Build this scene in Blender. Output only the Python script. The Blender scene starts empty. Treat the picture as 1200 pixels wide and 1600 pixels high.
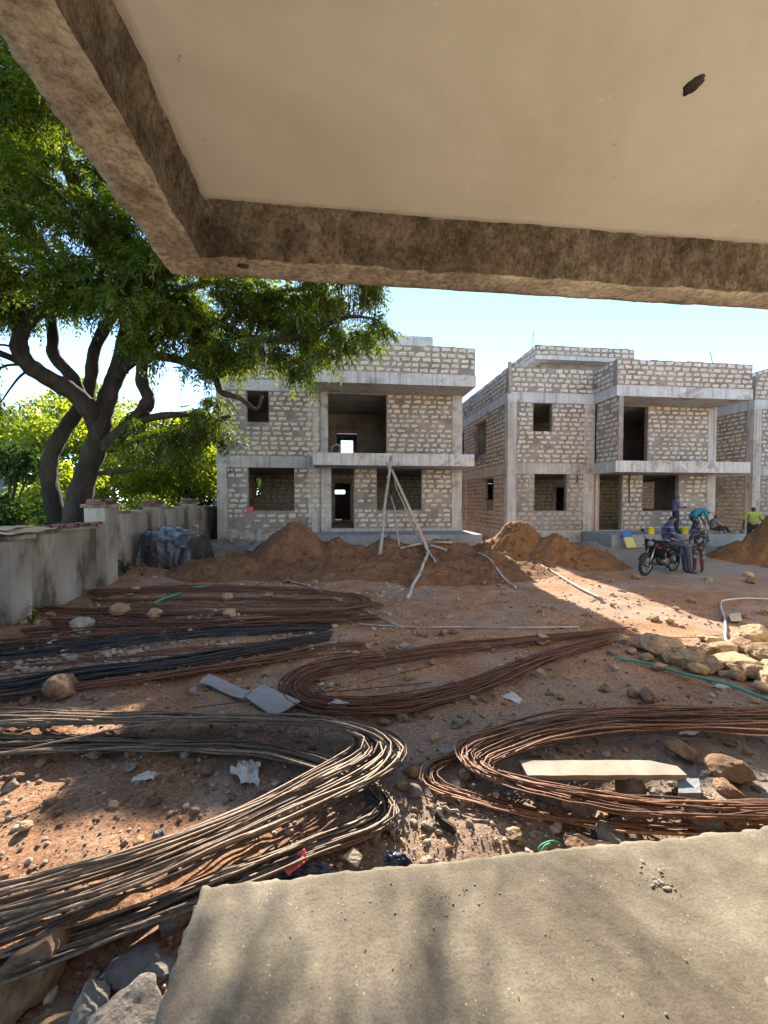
import bpy, math, random
import numpy as np
from mathutils import Vector, Matrix

random.seed(7)
RNG = np.random.default_rng(7)
SC = bpy.context.scene
COL = SC.collection

# ---------------------------------------------------------------- camera
EYE = Vector((0.0, 0.0, 1.6))
YAW = math.radians(6.6)
PITCH = math.atan(18.0 / 640.0)
FPX = 640.0
cd = bpy.data.cameras.new('camera')
cd.sensor_fit = 'HORIZONTAL'
cd.sensor_width = 36.0
cd.lens = 36.0 * FPX / 1200.0
cd.clip_start = 0.05
cd.clip_end = 3000
cam = bpy.data.objects.new('camera', cd)
COL.objects.link(cam)
cam.location = EYE
cam.rotation_euler = (math.pi / 2 - PITCH, 0, -YAW)
SC.camera = cam

# ---------------------------------------------------------------- sky, sun, exposure
SUN_AZ = math.radians(4.6)      # clockwise from +Y
SUN_EL = math.radians(31.5)
world = bpy.data.worlds.new('World')
SC.world = world
world.use_nodes = True
wn = world.node_tree
wn.nodes.clear()
sky = wn.nodes.new('ShaderNodeTexSky')
sky.sky_type = 'NISHITA'
sky.sun_disc = False
sky.sun_elevation = SUN_EL
sky.sun_rotation = SUN_AZ
sky.air_density = 0.42
sky.dust_density = 0.0
sky.ozone_density = 3.2
bg = wn.nodes.new('ShaderNodeBackground')
bg.inputs['Strength'].default_value = 0.15
wo = wn.nodes.new('ShaderNodeOutputWorld')
wb = wn.nodes.new('ShaderNodeMix')          # the camera's warm white balance
wb.data_type = 'RGBA'; wb.blend_type = 'MULTIPLY'
wb.inputs[0].default_value = 1.0
wb.inputs[7].default_value = (.76, .69, .545, 1)
wn.links.new(sky.outputs[0], wb.inputs[6])
wn.links.new(wb.outputs[2], bg.inputs[0])
wn.links.new(bg.outputs[0], wo.inputs[0])

sd = bpy.data.lights.new('sun', 'SUN')
sd.energy = 2.5
sd.angle = math.radians(0.55)
sd.color = (1.0, 0.90, 0.76)
sun = bpy.data.objects.new('sun', sd)
COL.objects.link(sun)
sdir = Vector((math.sin(SUN_AZ) * math.cos(SUN_EL), math.cos(SUN_AZ) * math.cos(SUN_EL), math.sin(SUN_EL)))
sun.rotation_euler = sdir.to_track_quat('Z', 'Y').to_euler()
sun.location = sdir * 60

SC.view_settings.view_transform = 'Standard'
SC.view_settings.look = 'None'
SC.view_settings.exposure = 2.95
SC.view_settings.gamma = 1.0
SC.view_settings.use_curve_mapping = False

# ---------------------------------------------------------------- maths helpers
CY, SY = math.cos(YAW), math.sin(YAW)
CP, SP = math.cos(PITCH), math.sin(PITCH)
FWD = Vector((SY * CP, CY * CP, -SP))
RGT = Vector((CY, -SY, 0))
UPV = RGT.cross(FWD)

def ray(u, v):
    return FWD + RGT * ((u - 600.0) / FPX) + UPV * ((800.0 - v) / FPX)

def at_y(u, v, Y):
    d = ray(u, v)
    return EYE + d * (Y / d.y)

def at_z(u, v, z):
    d = ray(u, v)
    return EYE + d * ((z - EYE.z) / d.z)

def proj(p):
    d = Vector(p) - EYE
    w = d.dot(FWD)
    if w < 0.05:
        return None
    return (600 + FPX * d.dot(RGT) / w, 800 - FPX * d.dot(UPV) / w, w)

def sst(a, b, x):
    t = np.clip((x - a) / (b - a), 0, 1)
    return t * t * (3 - 2 * t)

def _h(ix, iy, iz):
    n = (ix.astype(np.int64) * 374761393 + iy.astype(np.int64) * 668265263 + iz.astype(np.int64) * 2147483647)
    n = (n ^ (n >> 13)) * 1274126177
    n = n ^ (n >> 16)
    return (n & 0xFFFFFF).astype(np.float64) / float(0xFFFFFF)

def vnoise(x, y, z=0.0):
    x = np.asarray(x, float); y = np.asarray(y, float); z = np.zeros_like(x) + z
    ix, iy, iz = np.floor(x), np.floor(y), np.floor(z)
    fx, fy, fz = x - ix, y - iy, z - iz
    fx = fx * fx * (3 - 2 * fx); fy = fy * fy * (3 - 2 * fy); fz = fz * fz * (3 - 2 * fz)
    r = 0
    for dx in (0, 1):
        for dy in (0, 1):
            for dz in (0, 1):
                w = (fx if dx else 1 - fx) * (fy if dy else 1 - fy) * (fz if dz else 1 - fz)
                r = r + w * _h(ix + dx, iy + dy, iz + dz)
    return r * 2 - 1

def fbm(x, y, z=0.0, o=4):
    a, s, r = 1.0, 0.0, 0
    x = np.asarray(x, float); y = np.asarray(y, float); z = np.asarray(z, float)
    for k in range(o):
        r = r + a * vnoise(x * 2 ** k + 17.3 * k, y * 2 ** k - 9.1 * k, z * 2 ** k + 3.7 * k)
        s += a
        a *= 0.5
    return r / s

def gbase(x, y):
    x = np.asarray(x, float); y = np.asarray(y, float)
    z = -0.45 + 0.17 * sst(8, 15, y)
    z = z + 0.16 * sst(-3.4, -5.0, x) * sst(9.0, 11.5, y)
    z = z + 0.25 * sst(-5.5, -7.0, x)
    return z

def gheight(x, y):
    x = np.asarray(x, float); y = np.asarray(y, float)
    near = 1 - sst(18, 40, y)
    z = gbase(x, y)
    z = z + near * (0.06 * fbm(x * .7, y * .7, 1.0, 3) + 0.035 * fbm(x * 2.6, y * 2.6, 2.0, 3))
    r = fbm(x * 9, y * 9, 5.0, 3)
    z = z + near * 0.022 * (r + 0.6 * np.abs(r))
    return z

def gnd(u, v, dz=0.0):
    z = -0.42
    for _ in range(5):
        p = at_z(u, v, z + dz)
        z = float(gbase(p.x, p.y))
    return Vector((p.x, p.y, z + dz))

def catmull(pts, n):
    P = [Vector(p) for p in pts]
    P = [P[0] * 2 - P[1]] + P + [P[-1] * 2 - P[-2]]
    out = []
    for i in range(1, len(P) - 2):
        a, b, c, d = P[i - 1], P[i], P[i + 1], P[i + 2]
        for k in range(n):
            t = k / n
            out.append(0.5 * ((2 * b) + (c - a) * t + (2 * a - 5 * b + 4 * c - d) * t * t + (3 * b - a - 3 * c + d) * t ** 3))
    out.append(P[-2].copy())
    return out

# ---------------------------------------------------------------- mesh helpers
class MB:
    def __init__(s):
        s.v = []; s.f = []
    def add(s, vs, fs):
        o = len(s.v)
        s.v += [tuple(p) for p in vs]
        s.f += [tuple(i + o for i in f) for f in fs]
        return s
    def box(s, a, b, M=None):
        x0, y0, z0 = a; x1, y1, z1 = b
        vs = [(x0, y0, z0), (x1, y0, z0), (x1, y1, z0), (x0, y1, z0), (x0, y0, z1), (x1, y0, z1), (x1, y1, z1), (x0, y1, z1)]
        if M is not None:
            vs = [M @ Vector(p) for p in vs]
        return s.add(vs, [(3, 2, 1, 0), (4, 5, 6, 7), (0, 1, 5, 4), (1, 2, 6, 5), (2, 3, 7, 6), (3, 0, 4, 7)])
    def tube(s, pts, r, n=6, cap=True):
        pts = [Vector(p) for p in pts]
        m = len(pts)
        rr = r if hasattr(r, '__len__') else [r] * m
        up = Vector((0, 0, 1))
        vs = []; fs = []
        prev = None
        for i, p in enumerate(pts):
            t = (pts[min(i + 1, m - 1)] - pts[max(i - 1, 0)])
            if t.length < 1e-9:
                t = Vector((0, 0, 1))
            t.normalize()
            if prev is None:
                a = t.cross(up)
                if a.length < .05:
                    a = t.cross(Vector((1, 0, 0)))
            else:
                a = prev - t * prev.dot(t)
                if a.length < 1e-4:
                    a = t.cross(up)
            a.normalize(); prev = a
            b = t.cross(a)
            for k in range(n):
                q = 2 * math.pi * k / n
                vs.append(p + (a * math.cos(q) + b * math.sin(q)) * rr[i])
        for i in range(m - 1):
            for k in range(n):
                fs.append((i * n + k, (i + 1) * n + k, (i + 1) * n + (k + 1) % n, i * n + (k + 1) % n))
        if cap:
            fs.append(tuple(range(n)))
            fs.append(tuple((m - 1) * n + k for k in reversed(range(n))))
        return s.add(vs, fs)
    def lathe(s, prof, c, n=16, axis='Z', M=None):
        vs = []; fs = []
        c = Vector(c)
        for (r, h) in prof:
            for k in range(n):
                q = 2 * math.pi * k / n
                if axis == 'Z': p = Vector((r * math.cos(q), r * math.sin(q), h))
                elif axis == 'Y': p = Vector((r * math.cos(q), h, r * math.sin(q)))
                else: p = Vector((h, r * math.cos(q), r * math.sin(q)))
                vs.append((M @ (p + c)) if M is not None else p + c)
        m = len(prof)
        for i in range(m - 1):
            for k in range(n):
                fs.append((i * n + k, i * n + (k + 1) % n, (i + 1) * n + (k + 1) % n, (i + 1) * n + k))
        fs.append(tuple(reversed(range(n))))
        fs.append(tuple((m - 1) * n + k for k in range(n)))
        return s.add(vs, fs)

_t = (1 + 5 ** .5) / 2
ICO_V = [Vector(p).normalized() for p in [(-1, _t, 0), (1, _t, 0), (-1, -_t, 0), (1, -_t, 0), (0, -1, _t), (0, 1, _t), (0, -1, -_t), (0, 1, -_t), (_t, 0, -1), (_t, 0, 1), (-_t, 0, -1), (-_t, 0, 1)]]
ICO_F = [(0, 11, 5), (0, 5, 1), (0, 1, 7), (0, 7, 10), (0, 10, 11), (1, 5, 9), (5, 11, 4), (11, 10, 2), (10, 7, 6), (7, 1, 8), (3, 9, 4), (3, 4, 2), (3, 2, 6), (3, 6, 8), (3, 8, 9), (4, 9, 5), (2, 4, 11), (6, 2, 10), (8, 6, 7), (9, 8, 1)]

def ico(sub):
    V = [v.copy() for v in ICO_V]; F = list(ICO_F)
    for _ in range(sub):
        c = {}; G = []
        def mid(a, b):
            k = (min(a, b), max(a, b))
            if k not in c:
                c[k] = len(V); V.append(((V[a] + V[b]) / 2).normalized())
            return c[k]
        for a, b, d in F:
            x, y, z = mid(a, b), mid(b, d), mid(d, a)
            G += [(a, x, z), (b, y, x), (d, z, y), (x, y, z)]
        F = G
    return V, F

def rock_mesh(name, seed, sub=2, amp=.35, m=None, flat=.75):
    """angular broken stone: a ball cut back by random planes, then roughened"""
    V, F = ico(sub)
    A = np.array([tuple(p) for p in V])
    rg = np.random.default_rng(seed)
    r = np.ones(len(A)) * 1.12
    for _ in range(11):
        n = rg.normal(size=3); n /= np.linalg.norm(n)
        c = A @ n
        d = rg.uniform(.58, .98)
        r = np.minimum(r, np.where(c > .05, d / np.maximum(c, .05), 9))
    r = r * (1 + amp * .45 * fbm(A[:, 0] * 1.3 + seed * 7.1, A[:, 1] * 1.3, A[:, 2] * 1.3, 3) + .10 * fbm(A[:, 0] * 5 + seed, A[:, 1] * 5, A[:, 2] * 5, 3))
    A = A * r[:, None]
    A[:, 2] *= flat
    me = bpy.data.meshes.new(name)
    me.from_pydata(A.tolist(), [], F)
    if m: me.materials.append(m)
    return me

def wmat(o):
    if o.parent:
        return wmat(o.parent) @ o.matrix_parent_inverse @ o.matrix_basis
    return o.matrix_basis.copy()

def set_parent(o, p):
    o.parent = p
    o.matrix_parent_inverse = wmat(p).inverted()

def tag(o, label=None, cat=None, group=None, kind=None):
    if label: o['label'] = label
    if cat: o['category'] = cat
    if group: o['group'] = group
    if kind: o['kind'] = kind
    return o

def empty(name, loc, label=None, cat=None, group=None, rz=0.0):
    o = bpy.data.objects.new(name, None)
    COL.objects.link(o)
    o.empty_display_size = .2
    o.location = loc
    o.rotation_euler = (0, 0, rz)
    return tag(o, label, cat, group)

def link(name, me, parent=None, M=None):
    o = bpy.data.objects.new(name, me)
    COL.objects.link(o)
    if M is not None:
        o.matrix_basis = M
    if parent is not None:
        set_parent(o, parent)
    return o

def obj(name, mb, m, parent=None, smooth=False, M=None, centre=True):
    me = bpy.data.meshes.new(name)
    V = mb.v
    c = Vector((0, 0, 0))
    if centre and M is None and V:
        A = np.array([tuple(p) for p in V])
        c = Vector((A.min(0) + A.max(0)) / 2)
        c.z = float(A[:, 2].min())
        V = (A - np.array(c)).tolist()
    me.from_pydata([tuple(p) for p in V], [], mb.f)
    if m is not None: me.materials.append(m)
    if smooth:
        me.polygons.foreach_set('use_smooth', [True] * len(me.polygons))
    me.update()
    return link(name, me, parent, M if M is not None else Matrix.Translation(c))

def mesh_np(name, V, F, m, parent=None, smooth=False):
    """F: (M,k) int array, constant k"""
    me = bpy.data.meshes.new(name)
    V = np.asarray(V, dtype=np.float32); F = np.asarray(F, dtype=np.int32)
    k = F.shape[1]
    me.vertices.add(len(V)); me.vertices.foreach_set('co', V.ravel())
    me.loops.add(F.size); me.loops.foreach_set('vertex_index', F.ravel())
    me.polygons.add(len(F)); me.polygons.foreach_set('loop_start', np.arange(0, F.size, k, dtype=np.int32))
    if smooth:
        me.polygons.foreach_set('use_smooth', np.ones(len(F), dtype=bool))
    me.update(calc_edges=True)
    me.validate()
    me.materials.append(m)
    return link(name, me, parent)

# ---------------------------------------------------------------- materials
def new_mat(name):
    m = bpy.data.materials.new(name)
    m.use_nodes = True
    nt = m.node_tree
    nt.nodes.clear()
    out = nt.nodes.new('ShaderNodeOutputMaterial')
    b = nt.nodes.new('ShaderNodeBsdfPrincipled')
    nt.links.new(b.outputs[0], out.inputs[0])
    return m, nt, b, out

def N(nt, t, **kw):
    n = nt.nodes.new(t)
    for k, v in kw.items():
        setattr(n, k, v)
    return n

def coords(nt, space='Object', scale=(1, 1, 1)):
    tc = N(nt, 'ShaderNodeTexCoord')
    mp = N(nt, 'ShaderNodeMapping')
    mp.inputs['Scale'].default_value = scale
    if space == 'World':
        g = N(nt, 'ShaderNodeNewGeometry')
        nt.links.new(g.outputs['Position'], mp.inputs[0])
    else:
        nt.links.new(tc.outputs[space], mp.inputs[0])
    return mp.outputs[0]

def noise(nt, vec, scale, detail=6, rough=.6, dist=0.0):
    n = N(nt, 'ShaderNodeTexNoise')
    n.inputs['Scale'].default_value = scale
    n.inputs['Detail'].default_value = detail
    n.inputs['Roughness'].default_value = rough
    n.inputs['Distortion'].default_value = dist
    nt.links.new(vec, n.inputs['Vector'])
    return n.outputs[0]

def ramp(nt, fac, stops):
    r = N(nt, 'ShaderNodeValToRGB')
    e = r.color_ramp.elements
    while len(e) < len(stops): e.new(0.5)
    for i, (p, c) in enumerate(stops):
        e[i].position = p
        e[i].color = (*c, 1) if len(c) == 3 else c
    nt.links.new(fac, r.inputs[0])
    return r.outputs[0]

def mixc(nt, a, b, fac, mode='MIX'):
    n = N(nt, 'ShaderNodeMix', data_type='RGBA', blend_type=mode)
    for sock, val in ((n.inputs[6], a), (n.inputs[7], b)):
        if hasattr(val, 'is_linked'): nt.links.new(val, sock)
        else: sock.default_value = (*val, 1)
    if hasattr(fac, 'is_linked'): nt.links.new(fac, n.inputs[0])
    else: n.inputs[0].default_value = fac
    return n.outputs[2]

def bump(nt, b, h, strength=.3, dist=.02):
    n = N(nt, 'ShaderNodeBump')
    n.inputs['Strength'].default_value = strength
    n.inputs['Distance'].default_value = dist
    nt.links.new(h, n.inputs['Height'])
    nt.links.new(n.outputs[0], b.inputs['Normal'])

def math_n(nt, op, a, b=None):
    n = N(nt, 'ShaderNodeMath', operation=op)
    for i, x in enumerate((a, b)):
        if x is None: continue
        if hasattr(x, 'is_linked'): nt.links.new(x, n.inputs[i])
        else: n.inputs[i].default_value = x
    return n.outputs[0]

def simple(name, c1, c2, scale=6, rough=.8, bs=.3, bscale=40, bd=.01, c3=None, s3=1.2, stretch=(1, 1, 1), metal=0.0, space='Object', spec=.3):
    m, nt, b, out = new_mat(name)
    v = coords(nt, space, stretch)
    c = ramp(nt, noise(nt, v, scale), [(.32, c1), (.68, c2)])
    if c3 is not None:
        f = ramp(nt, noise(nt, v, s3, 5, .65), [(.45, (0, 0, 0)), (.62, (1, 1, 1))])
        c = mixc(nt, c, c3, f)
    nt.links.new(c, b.inputs['Base Color'])
    b.inputs['Roughness'].default_value = rough
    b.inputs['Metallic'].default_value = metal
    b.inputs['Specular IOR Level'].default_value = spec
    if bs: bump(nt, b, noise(nt, v, bscale, 5, .7), bs, bd)
    return m

M = {}
M['concrete'] = simple('concrete', (.30, .275, .245), (.42, .39, .355), 3.2, .9, .35, 22, .012, (.23, .20, .17), .9, (1, 1, .35))
M['concrete_band'] = simple('concrete_band', (.36, .35, .34), (.48, .47, .46), 2.2, .88, .25, 18, .01, (.25, .24, .23), .7, (1, 1, .3))
M['old_concrete'] = simple('old_concrete', (.18, .15, .115), (.54, .49, .41), 2.4, .95, .5, 18, .015, (.10, .085, .062), 1.2, (1, 1, .4))
def board_concrete(name, a, b_, c_):
    m, nt, b, out = new_mat(name)
    v = coords(nt, 'World')
    c = ramp(nt, noise(nt, v, 2.4, 7, .65), [(.3, a), (.55, b_), (.75, c_)])
    st = noise(nt, coords(nt, 'World', (9, 9, .3)), 1.0, 5, .65)
    c = mixc(nt, c, ramp(nt, st, [(.34, (.62, .60, .57)), (.5, (1, 1, 1)), (.7, (1.14, 1.13, 1.12))]), .85, 'MULTIPLY')
    pt = ramp(nt, noise(nt, v, 1.3, 5, .7, .6), [(.54, (0, 0, 0)), (.64, (1, 1, 1))])
    c = mixc(nt, c, mixc(nt, c, (.66, .60, .53), 1.0, 'MULTIPLY'), pt)
    nt.links.new(c, b.inputs['Base Color'])
    b.inputs['Roughness'].default_value = .92
    b.inputs['Specular IOR Level'].default_value = .2
    bump(nt, b, math_n(nt, 'ADD', noise(nt, v, 24, 6, .7), math_n(nt, 'MULTIPLY', st, .8)), .5, .02)
    return m
M['concrete'] = board_concrete('concrete', (.33, .30, .265), (.42, .385, .345), (.50, .47, .43))
M['concrete_band'] = board_concrete('concrete_band', (.40, .385, .37), (.49, .475, .455), (.56, .545, .53))
M['grey_floor'] = simple('grey_floor', (.20, .20, .20), (.31, .31, .31), 2.5, .9, .3, 30, .01)
M['timber'] = simple('timber', (.25, .195, .14), (.37, .305, .235), 5, .85, .35, 30, .006, (.23, .19, .15), 2.0, (1, 1, 1))
M['pole_wood'] = simple('pole_wood', (.28, .235, .19), (.42, .37, .31), 7, .85, .35, 35, .006, (.25, .20, .15), 2.0)
M['red_timber'] = simple('red_timber', (.36, .22, .14), (.50, .34, .23), 5, .8, .3, 30, .006)
M['bark'] = simple('bark', (.028, .021, .016), (.070, .052, .040), 7, .95, .9, 14, .05, (.02, .016, .012), 2.0, (1, 1, .3))
M['white_pipe'] = simple('white_pipe', (.34, .325, .30), (.46, .44, .41), 6, .6, .1, 30, .003, (.25, .21, .17), 3)
M['green_hose'] = simple('green_hose', (.035, .20, .13), (.06, .28, .19), 8, .45, .1, 30, .003)
M['tile'] = simple('tile', (.19, .075, .05), (.30, .135, .09), 7, .85, .3, 35, .006, (.17, .10, .075), 3)
M['grey_sheet'] = simple('grey_sheet', (.22, .21, .195), (.32, .305, .285), 5, .75, .2, 25, .004, (.24, .22, .20), 2.2)
M['paver'] = simple('paver', (.17, .18, .20), (.23, .24, .26), 9, .9, .3, 50, .004)
M['red_paper'] = simple('red_paper', (.58, .07, .06), (.68, .12, .10), 8, .6, .1, 20, .003)
M['card'] = simple('card', (.40, .31, .22), (.52, .42, .32), 5, .9, .2, 20, .004)
M['white_bag'] = simple('white_bag', (.38, .355, .31), (.50, .475, .42), 6, .5, .2, 20, .006)
M['blue_plastic'] = simple('blue_plastic', (.05, .065, .10), (.10, .125, .18), 8, .3, .3, 20, .01, spec=.6)
M['lawn'] = simple('lawn', (.10, .20, .025), (.17, .30, .05), 1.4, .95, .5, 30, .03)
M['blue_wall'] = simple('blue_wall', (.42, .56, .72), (.48, .62, .78), 2, .85, .05, 20, .003)
M['yellow_plastic'] = simple('yellow_plastic', (.72, .58, .03), (.80, .66, .06), 4, .4, .0)
M['green_plastic'] = simple('green_plastic', (.16, .55, .12), (.20, .62, .16), 4, .4, .0)
M['bucket_blue'] = simple('bucket_blue', (.10, .16, .45), (.14, .20, .52), 4, .4, .0)
M['bucket_white'] = simple('bucket_white', (.62, .63, .66), (.70, .71, .74), 4, .4, .0)
M['sheet_blue'] = simple('sheet_blue', (.02, .12, .36), (.04, .16, .42), 4, .45, .0)
M['sheet_yellow'] = simple('sheet_yellow', (.52, .42, .06), (.45, .48, .18), 14, .5, .0)
M['dark_iron'] = simple('dark_iron', (.035, .03, .028), (.08, .07, .06), 12, .6, .2, 40, .002, metal=.5)
M['purple_cloth'] = simple('purple_cloth', (.11, .06, .24), (.16, .10, .33), 8, .95, .2, 30, .004)

def rust_mat(name, c1, c2, c3, rough=.75, metal=.25):
    m, nt, b, out = new_mat(name)
    v = coords(nt, 'World')
    c = ramp(nt, noise(nt, v, 38, 4, .7), [(.3, c1), (.6, c2), (.78, c3)])
    oi = N(nt, 'ShaderNodeObjectInfo')
    k = ramp(nt, oi.outputs['Random'], [(0, (.42, .40, .38)), (.5, (.9, .88, .86)), (1, (1.5, 1.42, 1.35))])
    c = mixc(nt, c, k, 1.0, 'MULTIPLY')
    nt.links.new(c, b.inputs['Base Color'])
    b.inputs['Roughness'].default_value = rough
    b.inputs['Metallic'].default_value = metal
    bump(nt, b, noise(nt, v, 160, 3, .6), .5, .003)
    return m
M['rust_tan'] = rust_mat('rust_tan', (.085, .055, .035), (.20, .145, .095), (.33, .255, .175), .6, .3)
M['rust_red'] = rust_mat('rust_red', (.08, .035, .02), (.17, .075, .04), (.25, .13, .075), .72, .2)
M['rust_orange'] = rust_mat('rust_orange', (.11, .05, .025), (.23, .115, .06), (.33, .20, .115), .62, .3)
M['black_steel'] = rust_mat('black_steel', (.024, .022, .021), (.045, .041, .039), (.085, .074, .064), .42, .5)

def soil_mat(name, a, b_, c_, grey=None, gfun=None):
    m, nt, b, out = new_mat(name)
    v = coords(nt, 'World')
    c = ramp(nt, noise(nt, v, 2.2, 8, .68), [(.28, a), (.5, b_), (.74, c_)])
    spk = noise(nt, v, 34, 4, .75)
    c = mixc(nt, c, ramp(nt, spk, [(.35, (.42, .38, .36)), (.55, (1, 1, 1)), (.75, (1.5, 1.42, 1.3))]), .9, 'MULTIPLY')
    # small embedded grit of paler limestone
    vo = N(nt, 'ShaderNodeTexVoronoi'); vo.inputs['Scale'].default_value = 26
    nt.links.new(v, vo.inputs['Vector'])
    gr = ramp(nt, vo.outputs['Distance'], [(.14, (1, 1, 1)), (.24, (0, 0, 0))])
    gm = ramp(nt, noise(nt, v, 5, 4, .6), [(.50, (0, 0, 0)), (.66, (1, 1, 1))])
    grm = math_n(nt, 'MULTIPLY', gr, gm)
    c = mixc(nt, c, (.36, .29, .21), grm)
    if grey is not None:
        f = ramp(nt, noise(nt, v, .62, 6, .6, .4), [(.47, (0, 0, 0)), (.60, (1, 1, 1))])
        g2 = mixc(nt, grey, (1, 1, 1), 0.0)
        g2 = mixc(nt, g2, ramp(nt, spk, [(.3, (.5, .5, .5)), (.7, (1.35, 1.35, 1.35))]), .8, 'MULTIPLY')
        if gfun is not None:
            f = gfun(nt, v, f)
        c = mixc(nt, c, g2, f)
    nt.links.new(c, b.inputs['Base Color'])
    b.inputs['Roughness'].default_value = .97
    b.inputs['Specular IOR Level'].default_value = .15
    h = math_n(nt, 'ADD', noise(nt, v, 16, 8, .75), math_n(nt, 'MULTIPLY', grm, .35))
    bump(nt, b, h, .9, .035)
    return m

def yard_grey(nt, v, f):
    # dust-grey trampled earth round the right-hand house and beside the veranda
    sp = N(nt, 'ShaderNodeSeparateXYZ'); nt.links.new(v, sp.inputs[0])
    def rng_(sock, a, b):
        n = N(nt, 'ShaderNodeMapRange', interpolation_type='SMOOTHSTEP')
        n.inputs[1].default_value = a; n.inputs[2].default_value = b
        nt.links.new(sock, n.inputs[0]); return n.outputs[0]
    far = math_n(nt, 'MULTIPLY', rng_(sp.outputs[0], 7.2, 9.0), rng_(sp.outputs[1], 8.6, 10.2))
    near = math_n(nt, 'MULTIPLY', rng_(sp.outputs[1], 4.4, 3.0), rng_(sp.outputs[0], -.6, .5))
    k = math_n(nt, 'ADD', math_n(nt, 'MULTIPLY', far, .85), math_n(nt, 'MULTIPLY', near, .55))
    return math_n(nt, 'MINIMUM', math_n(nt, 'ADD', k, math_n(nt, 'MULTIPLY', f, .55)), 1.0)

M['ground'] = soil_mat('ground', (.205, .105, .056), (.345, .188, .105), (.47, .29, .178), (.29, .24, .19), yard_grey)
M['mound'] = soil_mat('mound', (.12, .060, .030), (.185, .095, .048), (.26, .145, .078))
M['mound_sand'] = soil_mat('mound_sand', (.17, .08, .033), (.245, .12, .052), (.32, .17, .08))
M['gravel_grey'] = soil_mat('gravel_grey', (.15, .135, .12), (.22, .20, .175), (.30, .275, .245))

def block_mat(name, stops, dirt=(.24, .21, .18)):
    m, nt, b, out = new_mat(name)
    oi = N(nt, 'ShaderNodeObjectInfo'); ge = N(nt, 'ShaderNodeNewGeometry')
    f = math_n(nt, 'FRACT', math_n(nt, 'ADD', oi.outputs['Random'], ge.outputs['Random Per Island']))
    c = ramp(nt, f, stops)
    v = coords(nt, 'World')
    k = ramp(nt, noise(nt, v, 11, 6, .7), [(.38, (0, 0, 0)), (.66, (1, 1, 1))])
    c = mixc(nt, dirt, c, math_n(nt, 'ADD', math_n(nt, 'MULTIPLY', k, .55), .45))
    nt.links.new(c, b.inputs['Base Color'])
    b.inputs['Roughness'].default_value = .95
    b.inputs['Specular IOR Level'].default_value = .15
    bump(nt, b, noise(nt, v, 45, 5, .75), .7, .02)
    return m
M['block'] = block_mat('block', [(0, (.64, .54, .43)), (.35, (.74, .645, .53)), (.55, (.66, .54, .42)), (.72, (.64, .50, .37)), (.8, (.72, .62, .50)), (.93, (.58, .50, .42)), (1, (.74, .64, .52))])
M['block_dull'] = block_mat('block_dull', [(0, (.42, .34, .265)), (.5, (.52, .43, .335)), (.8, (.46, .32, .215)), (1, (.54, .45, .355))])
M['mortar'] = simple('mortar', (.22, .185, .155), (.335, .288, .245), 5, .96, .8, 16, .03, (.185, .152, .125), 1.1)
M['plaster_rough'] = simple('plaster_rough', (.22, .185, .15), (.30, .255, .21), 4, .96, .8, 18, .03, (.17, .145, .12), 1.1)

def leaf_mat(name, cols, trans=.5, tcol=(1.5, 1.6, .6)):
    m = bpy.data.materials.new(name); m.use_nodes = True
    nt = m.node_tree; nt.nodes.clear()
    out = N(nt, 'ShaderNodeOutputMaterial')
    ge = N(nt, 'ShaderNodeNewGeometry')
    v = coords(nt, 'World')
    n1 = noise(nt, v, .9, 3, .6)
    f = math_n(nt, 'ADD', math_n(nt, 'MULTIPLY', ge.outputs['Random Per Island'], .45), math_n(nt, 'MULTIPLY', n1, .6))
    c = ramp(nt, f, [(.15, cols[0]), (.5, cols[1]), (.9, cols[2])])
    d = N(nt, 'ShaderNodeBsdfDiffuse'); t = N(nt, 'ShaderNodeBsdfTranslucent'); g = N(nt, 'ShaderNodeBsdfGlossy')
    g.inputs['Roughness'].default_value = .45
    g.inputs['Color'].default_value = (.6, .6, .6, 1)
    nt.links.new(c, d.inputs['Color'])
    nt.links.new(mixc(nt, c, tcol, 1.0, 'MULTIPLY'), t.inputs['Color'])
    m1 = N(nt, 'ShaderNodeMixShader'); m1.inputs[0].default_value = trans
    nt.links.new(d.outputs[0], m1.inputs[1]); nt.links.new(t.outputs[0], m1.inputs[2])
    m2 = N(nt, 'ShaderNodeMixShader'); m2.inputs[0].default_value = .035
    nt.links.new(m1.outputs[0], m2.inputs[1]); nt.links.new(g.outputs[0], m2.inputs[2])
    nt.links.new(m2.outputs[0], out.inputs[0])
    return m
M['leaf_neem'] = leaf_mat('leaf_neem', [(.022, .042, .009), (.055, .088, .014), (.15, .175, .024)], .5, (2.1, 1.95, .45))
M['leaf_light'] = leaf_mat('leaf_light', [(.085, .135, .018), (.15, .20, .026), (.24, .27, .035)], .6, (2.3, 2.05, .4))
M['leaf_dark'] = leaf_mat('leaf_dark', [(.020, .038, .011), (.034, .058, .015), (.060, .088, .02)], .35)

# ================================================================ GROUND
def axis_ticks(parts):
    t = []
    for a, b, s in parts:
        n = max(1, int(round((b - a) / s)))
        t += [a + (b - a) * i / n for i in range(n)]
    t.append(parts[-1][1])
    return np.array(t)
gx = axis_ticks([(-700, -100, 120), (-100, -20, 10), (-20, -6, 1.0), (-6, -3.6, .11), (-3.6, 4.2, .05), (4.2, 9.5, .1), (9.5, 18, .35), (18, 40, 2), (40, 120, 16), (120, 700, 116)])
gy = axis_ticks([(-700, -60, 128), (-60, -6, 6), (-6, 1.0, .5), (1.0, 5.5, .045), (5.5, 11.5, .09), (11.5, 18, .28), (18, 40, 1.6), (40, 120, 10), (120, 900, 120)])
GX, GY = np.meshgrid(gx, gy)
GZ = gheight(GX, GY)
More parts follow.
